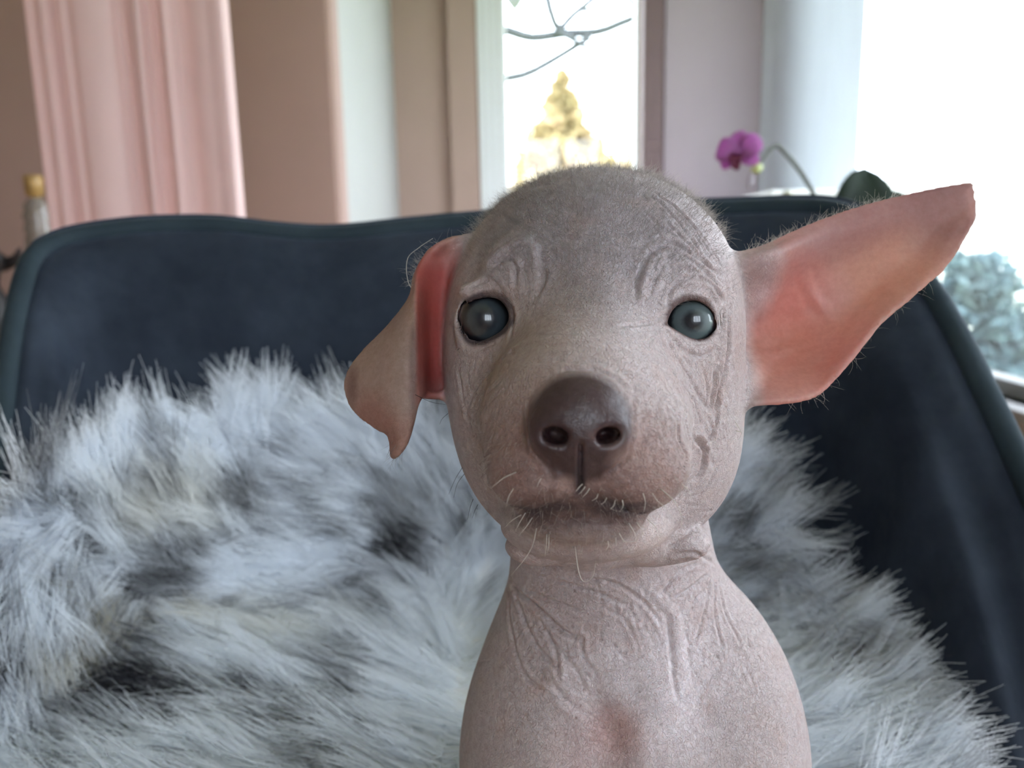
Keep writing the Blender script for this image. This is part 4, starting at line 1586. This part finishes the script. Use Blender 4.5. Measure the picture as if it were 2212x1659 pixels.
RG = [([(1034, 581), (1074, 551), (1102, 531), (1131, 524), (1155, 548), (1152, 596), (1134, 640)], 1.1, 1.5), ([(1392, 1251), (1421, 1295), (1457, 1328), (1466, 1385), (1470, 1446), (1482, 1500)], .9, 1.5),
      ([(1380, 1279), (1409, 1320), (1430, 1385), (1437, 1475)], .45, 1.3), ([(1445, 560), (1490, 570), (1530, 600)], .5, 1.1), ([(1565, 670), (1562, 740), (1556, 800), (1540, 860)], .7, 1.2), ([(1390, 640), (1398, 590), (1420, 555)], .6, 1.0),
      ([(1505, 880), (1510, 930), (1527, 965), (1525, 1010), (1505, 1035)], .9, 1.2),
      ([(1110, 1250), (1150, 1290), (1200, 1330), (1250, 1350)], .6, 1.2),
      # folds inside the upright ear
      ([(1738, 598), (1756, 640), (1785, 675), (1815, 695)], 1.5, 1.6), ([(1650, 765), (1690, 758), (1730, 740)], .9, 1.4), ([(1640, 560), (1700, 535), (1770, 500)], .7, 1.8), ([(1760, 800), (1800, 790), (1830, 770)], .6, 1.3), ([(1740, 640), (1700, 690), (1690, 720)], .4, 2.0),
      ([(898, 640), (897, 720), (899, 800), (890, 880)], .4, 1.2)]
for px, dep, w in RG:
    crease(px, -dep * .75, w)
# --- many small random creases following the lie of the skin
rr_ = random.Random(3)


def rand_creases(poly, n, ang, jit, L, dep, w):
    (x0, y0, x1, y1) = poly
    for _ in range(n):
        x, y = rr_.uniform(x0, x1), rr_.uniform(y0, y1)
        a = math.radians((ang(x, y) if callable(ang) else ang) + rr_.gauss(0, jit))
        l = L * rr_.uniform(.6, 1.4)
        b = rr_.gauss(0, .25)
        pts_ = [(x - math.cos(a) * l / 2, y - math.sin(a) * l / 2), (x + math.sin(a) * l * b * .3, y - math.cos(a) * l * b * .3), (x + math.cos(a) * l / 2, y + math.sin(a) * l / 2)]
        crease(pts_, dep * rr_.uniform(.3, .75), w * rr_.uniform(.7, 1.1), .35)


rand_creases((1440, 740, 1570, 960), 55, 75, 18, 55, .28, .55)
rand_creases((1400, 430, 1555, 600), 40, 50, 12, 60, .22, .5)
rand_creases((1380, 820, 1480, 1000), 40, 70, 40, 35, .18, .5)
rand_creases((1100, 1240, 1540, 1420), 110, lambda x, y: 90 + (x - 1320) * -.16, 22, 60, .25, .6)
rand_creases((1480, 1240, 1640, 1480), 60, lambda x, y: 70, 18, 60, .18, .55)
rand_creases((1090, 1420, 1300, 1600), 60, 45, 18, 60, .20, .6)
rand_creases((970, 760, 1110, 960), 35, 110, 25, 55, .22, .6)
rand_creases((1010, 540, 1110, 640), 14, -35, 15, 50, .2, .6)
rand_creases((1450, 1090, 1560, 1210), 30, -30, 20, 45, .22, .55)
rand_creases((1080, 1130, 1200, 1230), 18, 40, 20, 45, .2, .6)
# muzzle stubble dimples
for (x0, y0, x1, y1, n) in ((1290, 990, 1470, 1080, 70), (1060, 990, 1230, 1090, 60), (1140, 1090, 1380, 1150, 60)):
    for _ in range(n):
        bump_at(rr_.uniform(x0, x1), rr_.uniform(y0, y1), .75, .15 * rr_.choice((-1, 1, 1)))
e_ = np.concatenate([quads[:, [0, 1]], quads[:, [1, 2]]])
dg_ = np.maximum(np.bincount(e_.ravel(), minlength=nV), 1)
for _ in range(1):
    sm_ = (np.bincount(e_[:, 0], disp[e_[:, 1]], nV) + np.bincount(e_[:, 1], disp[e_[:, 0]], nV)) / dg_
    disp = disp * .4 + sm_ * .6
disp = np.clip(disp, -4.6, 5.0)
ear_d = None
# ear mask: distance to the ear sheets, sampled on the voxel grid
vi = np.clip(np.round((np.stack([rel @ CR * 1000, rel @ CU * 1000, VD], 1) - lo) / VX).astype(int), 0, dims - 1)
earF = Fe[vi[:, 0], vi[:, 1], vi[:, 2]]
hd = head_sdf(np.stack([rel @ CR * 1000, rel @ CU * 1000, VD], 1))
ear = np.clip((hd - 1.0) / 5, 0, 1) * (earF < 2.5)
right_ear = (VU > 1500)
disp = np.where((ear > .3), np.clip(disp, -.7, 1.2), disp)
co2 = co + nr_ * (disp / 1000)[:, None]
body_me.vertices.foreach_set('co', (co2 - base).astype(np.float32).ravel())

# --- pigment (linear albedo)
pig = np.tile(np.array([0.475, 0.40, 0.39]), (nV, 1))


def paint(mask, col, amt=1.0):
    global pig
    m_ = np.clip(mask * amt, 0, 1)[:, None]
    pig = pig * (1 - m_) + np.array(col) * m_


def spot(x, y, r, soft=.5, sx=1.0, sy=1.0, rot=0.0):
    """soft spot laid on the skin around a point (mm), stretched along the view axes"""
    c = surf([(x, y)])[0]
    q = (co - c) * 1000
    u, v, w_ = q @ CR, q @ CU, q @ CF
    cs, sn = math.cos(rot), math.sin(rot)
    u, v = u * cs + v * sn, -u * sn + v * cs
    d = np.sqrt((u / sx) ** 2 + (v / sy) ** 2 + (w_ * .5) ** 2)
    return np.clip((r - d) / (r * soft) + .5, 0, 1)


nzp = vnoise(co * 1000 / 6.0, 2)
nzf = vnoise(co * 1000 / 1.6, 4)
skinm = 1 - ear
# grey haired cap on the crown, running down between the eyes
cap = np.maximum(spot(1290, 470, 28, .9, 1.15, .9), np.maximum(spot(1270, 590, 14, 1.0, .9, 1.3) * .8, spot(1180, 480, 20, .9)))
paint(cap * (.65 + .35 * nzp), (0.30, 0.27, 0.295), .8)
paint(spot(1275, 640, 7, 1.2, .8, 1.4), (.26, .21, .20), .5)
paint(spot(1100, 760, 20, 1.2), (.40, .31, .26), .5)
# muzzle: warm brown-pink, darker chin
paint(np.maximum(spot(1170, 1010, 17, 1.0), spot(1360, 1040, 15, .9)) * (.6 + .4 * nzf), (.26, .145, .12), .95)
paint(spot(1250, 1040, 18, .9, 1.3, .8) * (.6 + .4 * nzp), (.26, .165, .145), .7)
paint(spot(1255, 1122, 13, .5, 1.35, .62) * (.75 + .25 * nzf), (.095, .058, .053), .97)
paint(spot(1255, 1172, 8, 1.0, 2.2, .5), (.55, .45, .42), .5)
# nose leather
nose = spot(1254, 915, 12.3, .22, 1.02, .96)
nose = np.maximum(nose, spot(1254, 985, 7.0, .4, 1.2, 1))
paint(nose, (.060, .037, .038), .97)
for x, y in ((1202, 942), (1312, 942)):
    paint(np.clip((1.15 - np.hypot((VU - x) / 27, (VV - y) / 19)) / .3, 0, 1) * (VD < 215), (.040, .016, .018), .97)
paint(spot(1253, 1030, 5, .5, .3, 1), (.05, .035, .04), .9)
for x, y, rr2 in ((1340, 1096, 5), (1370, 1100, 4.5), (1300, 1086, 3), (1200, 1094, 3), (1150, 1101, 4)):
    paint(spot(x, y, rr2, .6, 1.4, .45), (.075, .05, .052), .85)
# eye rims
for e in EYES:
    qx, qy = VU - e['c'][0], VV - e['c'][1]
    u, v = qx, qy
    q = eye_q(e, qx, qy)
    up = np.clip(-v / e['hh'], 0, 1)
    wdt = .14 + .20 * up if e['c'][0] > 1300 else .30 + .05 * up
    m_ = np.clip((1.05 + wdt - q) / .16, 0, 1) * (VD < 245) * (front > -.2)
    paint(m_, (.105, .060, .055) if e['c'][0] > 1300 else (.065, .045, .048), .95)
# chest and throat: pale pink, the chest lighter with its sheen painted in
paint(spot(1420, 1480, 24, 1.0) * .9, (.70, .62, .64), .8)
paint(spot(1400, 1190, 8, .9), (.64, .52, .48), .6)
paint(spot(1330, 1580, 7, 1.0), (.50, .29, .26), .6)
paint(spot(1300, 1640, 14, 1.0), (.52, .34, .32), .4)
paint(skinm * np.clip((nzp - .62) * 3, 0, 1), (.44, .31, .27), .35)
# freckles
for _ in range(38):
    x, y = rr_.uniform(1050, 1690), rr_.uniform(1250, 1640)
    fr_ = rr_.uniform(.3, .6)
    k = cand(x - 12, y - 12, x + 12, y + 12)
    w_ = np.clip((fr_ - np.linalg.norm(co[k] - surf([(x, y)])[0], axis=1) * 1000) / (fr_ * .5) + .5, 0, 1)[:, None] * .45
    pig[k] = pig[k] * (1 - w_) + np.array((.18, .11, .09)) * w_
# ears
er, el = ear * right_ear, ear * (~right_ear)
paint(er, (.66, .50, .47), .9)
paint(er * spot(1660, 720, 22, .9), (.68, .32, .27), .8)
paint(er * spot(1690, 790, 14, .9), (.68, .40, .31), .6)
paint(er * spot(1950, 560, 24, 1.0, 1.5, .6, .6), (.66, .44, .30), .6)
paint(er * spot(2060, 450, 16, .9), (.40, .27, .27), .7)
paint(er * spot(1900, 470, 14, 1.2, 2.2, .5, .45), (.44, .27, .27), .6)
paint(er * spot(1640, 610, 9, .8, .8, 1.3), (.42, .33, .33), .75)
paint(er * spot(1790, 640, 7, 1.0), (.66, .50, .47), .6)
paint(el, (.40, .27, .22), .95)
earl_in = np.clip(np.maximum(el * 1.5, (~right_ear) * (earF < 2.0) * np.clip((hd + .2) / 1.5, 0, 1)), 0, 1) * np.clip((VU - 893) / 10, 0, 1) * (VU < 1000)
paint(earl_in * spot(935, 700, 19, .6, .8, 1.3), (.64, .22, .20), .95)
paint(el * spot(930, 830, 8, .9), (.30, .10, .10), .6)
paint(el * np.maximum(spot(800, 905, 7, 1.0), spot(845, 935, 7, 1.0)), (.36, .15, .11), .6)
paint(el * spot(760, 830, 4, 1.0, .5, 1.4), (.20, .11, .09), .7)
paint(el * spot(868, 800, 6, 1.0, .5, 3.0), (.42, .32, .27), .5)
paint(el * spot(893, 760, 2.2, 1.0, .5, 12.0), (.16, .10, .09), .6)
paint(er * spot(1720, 630, 10, 1.1, 1, 1), (.70, .36, .33), .4)
innerl = earl_in * spot(935, 700, 19, .6, .8, 1.3)
thin = np.where(right_ear, ear * .55, np.maximum(ear * .2, .62 * innerl))
thin = thin * np.clip(1 - spot(1630, 600, 10, .8), 0.2, 1)
at = body_me.attributes.new('pigment', 'FLOAT_COLOR', 'POINT')
at.data.foreach_set('color', np.column_stack([pig, np.ones(nV)]).astype(np.float32).ravel())
at = body_me.attributes.new('thin', 'FLOAT', 'POINT')
at.data.foreach_set('value', thin.astype(np.float32))
at = body_me.attributes.new('moist', 'FLOAT', 'POINT')
at.data.foreach_set('value', nose.astype(np.float32))

# --- skin
t = NT('puppy_skin')
ap = t.add('ShaderNodeAttribute', attribute_name='pigment')
ath = t.add('ShaderNodeAttribute', attribute_name='thin')
amo = t.add('ShaderNodeAttribute', attribute_name='moist')
tc = t.add('ShaderNodeTexCoord')
n1 = t.add('ShaderNodeTexNoise', i_Scale=520.0, i_Detail=6.0, i_Roughness=.7)
t.link(tc.outputs['Object'], n1.inputs['Vector'])
rv = t.ramp(n1.outputs['Fac'], [(0.30, (.78, .73, .71)), (0.70, (1.10, 1.10, 1.10))])
mul = t.add('ShaderNodeMix', data_type='RGBA', blend_type='MULTIPLY')
mul.inputs['Factor'].default_value = 1
t.link(ap.outputs['Color'], mul.inputs['A'])
t.link(rv.outputs[0], mul.inputs['B'])
t.link(mul.outputs['Result'], t.b.inputs['Base Color'])
vo = t.add('ShaderNodeTexVoronoi', i_Scale=430.0)
vo.feature = 'DISTANCE_TO_EDGE'
wv = t.add('ShaderNodeTexNoise', i_Scale=260.0, i_Detail=4.0)
t.link(tc.outputs['Object'], wv.inputs['Vector'])
mixv = t.add('ShaderNodeMix', data_type='RGBA', blend_type='LINEAR_LIGHT')
mixv.inputs['Factor'].default_value = .006
t.link(tc.outputs['Object'], mixv.inputs['A'])
t.link(wv.outputs['Color'], mixv.inputs['B'])
t.link(mixv.outputs['Result'], vo.inputs['Vector'])
vr = t.ramp(vo.outputs['Distance'], [(0.0, (0, 0, 0)), (0.09, (1, 1, 1))])
n3 = t.add('ShaderNodeTexNoise', i_Scale=1700.0, i_Detail=4.0)
t.link(tc.outputs['Object'], n3.inputs['Vector'])
hs = t.add('ShaderNodeMath', operation='MULTIPLY_ADD')
hs.inputs[1].default_value = .45
t.link(vr.outputs[0], hs.inputs[0])
t.link(n3.outputs['Fac'], hs.inputs[2])
bp = t.add('ShaderNodeBump', i_Strength=.8, i_Distance=.0004)
t.link(hs.outputs[0], bp.inputs['Height'])
bst = t.add('ShaderNodeMapRange')
bst.inputs['From Max'].default_value = .35
bst.inputs['To Min'].default_value = .85
bst.inputs['To Max'].default_value = .10
mxa = t.add('ShaderNodeMath', operation='MULTIPLY_ADD')
mxa.inputs[1].default_value = .28
t.link(amo.outputs['Fac'], mxa.inputs[0])
t.link(ath.outputs['Fac'], mxa.inputs[2])
t.link(mxa.outputs[0], bst.inputs['Value'])
t.link(bst.outputs[0], bp.inputs['Strength'])
t.link(bp.outputs[0], t.b.inputs['Normal'])
rg = t.add('ShaderNodeMapRange')
rg.inputs['To Min'].default_value = .52
rg.inputs['To Max'].default_value = .30
t.link(amo.outputs['Fac'], rg.inputs['Value'])
t.link(rg.outputs[0], t.b.inputs['Roughness'])
t.b.inputs['Specular IOR Level'].default_value = .38
t.b.inputs['Subsurface Weight'].default_value = .22
t.b.inputs['Subsurface Radius'].default_value = (1.0, .42, .28)
t.b.inputs['Subsurface Scale'].default_value = .0022
tr = t.add('ShaderNodeBsdfTranslucent')
sat = t.add('ShaderNodeMix', data_type='RGBA', blend_type='MULTIPLY')
sat.inputs['Factor'].default_value = 1
sat.inputs['B'].default_value = (1.16, .84, .78, 1)
t.link(ap.outputs['Color'], sat.inputs['A'])
t.link(sat.outputs['Result'], tr.inputs[0])
mx = t.add('ShaderNodeMixShader')
t.link(ath.outputs['Fac'], mx.inputs[0])
t.link(t.b.outputs[0], mx.inputs[1])
t.link(tr.outputs[0], mx.inputs[2])
t.link(mx.outputs[0], t.out.inputs[0])
body_me.materials.clear()
body_me.materials.append(t.m)
body_me.polygons.foreach_set('use_smooth', [True] * len(body_me.polygons))
body_me.update()
body = bpy.data.objects.new('body', body_me)
body.parent = pup
body['_o'] = base.tolist()
COL.objects.link(body)

# --- eyes
for e in EYES:
    ec = to_world(hp(e['c'][0], e['c'][1], e['D'])[None])[0]
    r = e['r'] / 1000
    ax = C0 - ec
    ax = ax / np.linalg.norm(ax)
    t = NT('eye_' + ('lit' if e['c'][0] > 1300 else 'far'))  # far iris is the darker copy: its shade is put into the colour
    tc = t.add('ShaderNodeTexCoord')
    sep = t.add('ShaderNodeSeparateXYZ')
    t.link(tc.outputs['Object'], sep.inputs[0])
    # Object axis -Z of the eye looks out; distance from that axis gives the rings
    pw = t.add('ShaderNodeVectorMath', operation='MULTIPLY')
    pw.inputs[1].default_value = (1 / r, 1 / r, 0)
    t.link(tc.outputs['Object'], pw.inputs[0])
    ln = t.add('ShaderNodeVectorMath', operation='LENGTH')
    t.link(pw.outputs[0], ln.inputs[0])
    nz = t.add('ShaderNodeTexNoise', i_Scale=900.0, i_Detail=3.0)
    t.link(tc.outputs['Object'], nz.inputs['Vector'])
    ad = t.add('ShaderNodeMath', operation='MULTIPLY_ADD')
    ad.inputs[1].default_value = .10
    t.link(nz.outputs['Fac'], ad.inputs[0])
    t.link(ln.outputs['Value'], ad.inputs[2])
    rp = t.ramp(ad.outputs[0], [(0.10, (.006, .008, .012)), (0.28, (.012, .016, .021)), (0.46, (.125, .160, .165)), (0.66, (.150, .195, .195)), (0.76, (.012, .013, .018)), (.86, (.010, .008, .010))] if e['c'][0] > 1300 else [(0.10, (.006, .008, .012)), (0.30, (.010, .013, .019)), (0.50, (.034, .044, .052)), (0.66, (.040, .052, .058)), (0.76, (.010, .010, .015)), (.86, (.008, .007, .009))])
    t.link(rp.outputs[0], t.b.inputs['Base Color'])
    t.b.inputs['Roughness'].default_value = .35
    t.b.inputs['Coat Weight'].default_value = 1
    t.b.inputs['Coat Roughness'].default_value = .02
    bm = bmesh.new()
    bmesh.ops.create_uvsphere(bm, u_segments=48, v_segments=32, radius=r)
    # corneal bulge towards +Z
    for v in bm.verts:
        rr3 = math.hypot(v.co.x, v.co.y) / r
        if v.co.z > 0 and rr3 < .72:
            v.co.z += r * .07 * (1 - (rr3 / .72) ** 2)
    em = bpy.data.meshes.new('eye')
    bm.to_mesh(em)
    bm.free()
    em.polygons.foreach_set('use_smooth', [True] * len(em.polygons))
    em.materials.append(t.m)
    eo = bpy.data.objects.new('eye', em)
    eo.parent = pup
    eo.location = Vector(ec - base)
    eo.rotation_euler = Vector(ax).to_track_quat('Z', 'Y').to_euler()
    eo['label'] = 'glossy blue-grey eye'
    COL.objects.link(eo)

# --- fine hair
def hair_mat(name, col, rough=.5, tr=.4):
    t = NT(name)
    nz = t.add('ShaderNodeTexNoise', i_Scale=300.0)
    tc = t.add('ShaderNodeTexCoord')
    t.link(tc.outputs['Object'], nz.inputs['Vector'])
    r = t.ramp(nz.outputs['Fac'], [(.3, tuple(c * .8 for c in col)), (.7, col)])
    d = t.add('ShaderNodeBsdfDiffuse')
    s = t.add('ShaderNodeBsdfTranslucent')
    t.link(r.outputs[0], d.inputs[0])
    t.link(r.outputs[0], s.inputs[0])
    m_ = t.add('ShaderNodeMixShader')
    m_.inputs[0].default_value = tr
    t.link(d.outputs[0], m_.inputs[1])
    t.link(s.outputs[0], m_.inputs[2])
    t.link(m_.outputs[0], t.out.inputs[0])
    return t.m


def fuzz(name, weight, n, L, rad, dirv, m, lift=.6, jit=.25):
    w = weight / weight.sum()
    idx = rng.choice(nV, n, p=w)
    p0 = co2[idx]
    nn = nr_[idx]
    dv = dirv(idx)
    dv = dv - nn * (dv * nn).sum(1)[:, None] * .6
    d = nn * lift + dv * (1 - lift) + rng.normal(size=(n, 3)) * jit
    d /= np.linalg.norm(d, axis=1)[:, None]
    bend = rng.normal(size=(n, 3)) * .25 - np.array([0, 0, .15])
    ln_ = L * (.4 + .9 * rng.random(n)) / 1000
    k = 4
    pt = np.stack([p0 + d * (ln_ * f)[:, None] + bend * (ln_ * f * f)[:, None] for f in np.linspace(0, 1, k)], 1)
    ra = np.tile(np.linspace(1, .35, k), (n, 1)) * rad / 1000
    o = hair_obj(name, pt, ra, m, pup)
    o['kind'] = 'stuff'
    return o


M_FUZZ = hair_mat('fuzz_grey', (.36, .32, .30))
M_FUZZL = hair_mat('fuzz_pale', (.62, .56, .50), tr=.5)
capw = np.clip(np.maximum(cap, ((VV < 470) & (ear < .1)) * .8), 0, 1) * np.clip((690 - VV) / 150, 0, 1) * (ear < .2)
up_ = lambda idx: np.tile(CU * .9 + CF * .5, (len(idx), 1)) + (CR[None] * ((VU[idx] - 1283) / 300)[:, None])
fuzz('crown_fuzz', capw + 1e-9, 12000, 3.0, .036, up_, M_FUZZ, .28, .22)
sil = np.clip(1 - np.abs(front) / .35, 0, 1) * (VV < 520) * (ear < .2) * (VU > 1010)
fuzz('crown_down', sil + 1e-9, 1500, 4.2, .022, up_, M_FUZZL, .7, .35)
earedge = ear * np.clip(1 - np.abs(front) / .5, 0, 1)
topedge = earedge * right_ear * ((VV - (548 - (VU - 1604) * .30)) < 24)
out_r = lambda idx: np.tile(CR * .75 + CU * .5, (len(idx), 1))
fuzz('ear_fuzz', topedge + 1e-9, 380, 3.4, .028, out_r, M_FUZZL, .5, .3)
botedge = earedge * right_ear * (VV > 600) * (VU > 1690)
fuzz('ear_fuzz', botedge + 1e-9, 50, 3.6, .024, lambda idx: np.tile(CR * .6 - CU * .6, (len(idx), 1)), M_FUZZL, .4, .5)
tuft = el * np.exp(-((VU - 852) / 14) ** 2 - ((VV - 975) / 18) ** 2)
fuzz('ear_fuzz', tuft + 1e-9, 40, 3.5, .03, lambda idx: np.tile(-CU * .8 - CR * .5, (len(idx), 1)), M_FUZZ, .2, .25)
fuzz('ear_fuzz', el * np.clip(1 - np.abs(front) / .4, 0, 1) * (VV < 620) + 1e-9, 120, 3.5, .022, lambda idx: np.tile(CU * .6 - CR * .6, (len(idx), 1)), M_FUZZL, .6, .4)
lipw = np.maximum(spot(1255, 1122, 14, .5, 1.4, .8), np.maximum(spot(1360, 1040, 14, .7), spot(1165, 1040, 14, .7))) * (nose < .2)
fuzz('muzzle_fuzz', lipw + 1e-9, 420, 2.6, .030, lambda idx: np.tile(-CU * .8, (len(idx), 1)) + CR[None] * ((VU[idx] - 1255) / 200)[:, None], M_FUZZL, .35, .3)
brow = np.maximum(spot(1500, 560, 16, .9), spot(1400, 580, 12, .9))
fuzz('brow_hairs', brow * (front > .2) + 1e-9, 260, 3.6, .028, lambda idx: np.tile(CR * .8 + CU * .6, (len(idx), 1)), M_FUZZ, .15, .25)

# --- whiskers: each its own strand
M_WH = hair_mat('whisker_pale', (.80, .74, .66), tr=.4)
M_WD = hair_mat('whisker_dark', (.05, .045, .045), tr=.1)
WH = [([(1159, 1141), (1150, 1180), (1130, 1212), (1103, 1244)], 4, 0), ([(1118, 1019), (1089, 1032), (1059, 1056)], 5, 0), ([(1425, 1054), (1456, 1082), (1472, 1114), (1472, 1140)], 5, 0), ([(1472, 1045), (1488, 1060), (1494, 1079)], 4, 0),
      ([(1337, 1152), (1350, 1170), (1374, 1168), (1380, 1158)], 4, 0), ([(1398, 1122), (1418, 1140), (1420, 1160)], 5, 0), ([(1242, 1180), (1250, 1235), (1262, 1257), (1281, 1245), (1287, 1212)], 4, 0), ([(1181, 1154), (1180, 1178), (1177, 1203)], 3, 0), ([(1186, 1154), (1185, 1180), (1182, 1195)], 3, 0),
      ([(1388, 1062), (1394, 1085), (1391, 1106)], 4, 0), ([(1408, 1064), (1420, 1082), (1440, 1098)], 4, 0), ([(1375, 1128), (1388, 1148), (1385, 1160)], 4, 0), ([(1358, 1130), (1370, 1150), (1372, 1160)], 4, 0), ([(1313, 1168), (1314, 1180), (1306, 1192)], 3, 0), ([(1330, 1162), (1331, 1180)], 3, 0),
      ([(1135, 1108), (1122, 1130), (1112, 1150)], 3, 0), ([(1126, 1112), (1105, 1125), (1090, 1140)], 3, 0), ([(1150, 1118), (1138, 1136), (1120, 1158)], 3, 0), ([(1109, 1055), (1098, 1075), (1094, 1095)], 3, 0), ([(1175, 1025), (1165, 1040), (1160, 1052)], 3, 0),
      ([(1258, 1046), (1250, 1054), (1244, 1062)], 2, 0), ([(1266, 1048), (1258, 1060), (1250, 1068)], 2, 0), ([(1275, 1052), (1268, 1064), (1258, 1074)], 2, 0), ([(1292, 1066), (1288, 1076), (1278, 1082)], 2, 0), ([(1312, 1072), (1306, 1084), (1298, 1090)], 2, 0), ([(1330, 1076), (1326, 1092), (1318, 1100)], 2, 0), ([(1344, 1078), (1346, 1094), (1338, 1106)], 2, 0),
      ([(999, 1010), (984, 1034), (969, 1068)], 2, 1), ([(1003, 1024), (988, 1045), (980, 1075)], 2, 1), ([(1022, 1078), (1015, 1098), (1010, 1122)], 2, 1), ([(1032, 1090), (1025, 1105), (1020, 1120)], 2, 1), ([(896, 852), (930, 868), (962, 874)], 2, 1), ([(968, 893), (955, 905), (950, 916)], 1, 1),
      ([(1470, 955), (1455, 953), (1436, 960)], 1, 1), ([(1476, 1003), (1462, 996), (1458, 998)], 1, 1), ([(1480, 1008), (1465, 1003), (1456, 1006)], 1, 1), ([(1590, 930), (1602, 935), (1596, 950)], 1, 0), ([(1588, 910), (1597, 925), (1606, 940)], 1, 0)]
for pp, lift, dk in WH:
    q = catmull(np.array(pp, float), 12)
    root_p = surf([pp[0]])[0]
    d0 = (root_p - C0) @ CF
    pts3 = np.array([P(x, y, d0 - .0003 * lift * 1.6 * math.sin(math.pi * .5 * i / 11) + .0000) for i, (x, y) in enumerate(q)])
    ra = np.linspace(.00013, .00004, 12) if not dk else np.linspace(.00008, .00003, 12)
    mesh_obj('whisker', *tube_vf(pts3, ra, 5), M_WD if dk else M_WH, pup)
# one long stray hair over the folded ear
q = catmull([P(905, 640, .249), P(882, 610, .249), P(880, 560, .250), P(905, 535, .250), P(935, 515, .252)], 24)
mesh_obj('stray_hair', *tube_vf(q, np.linspace(.00012, .00006, 24), 5), M_WH, pup)
for o in list(scene.objects):
    if '_o' in o:
        del o['_o']
    if '_base' in o:
        del o['_base']
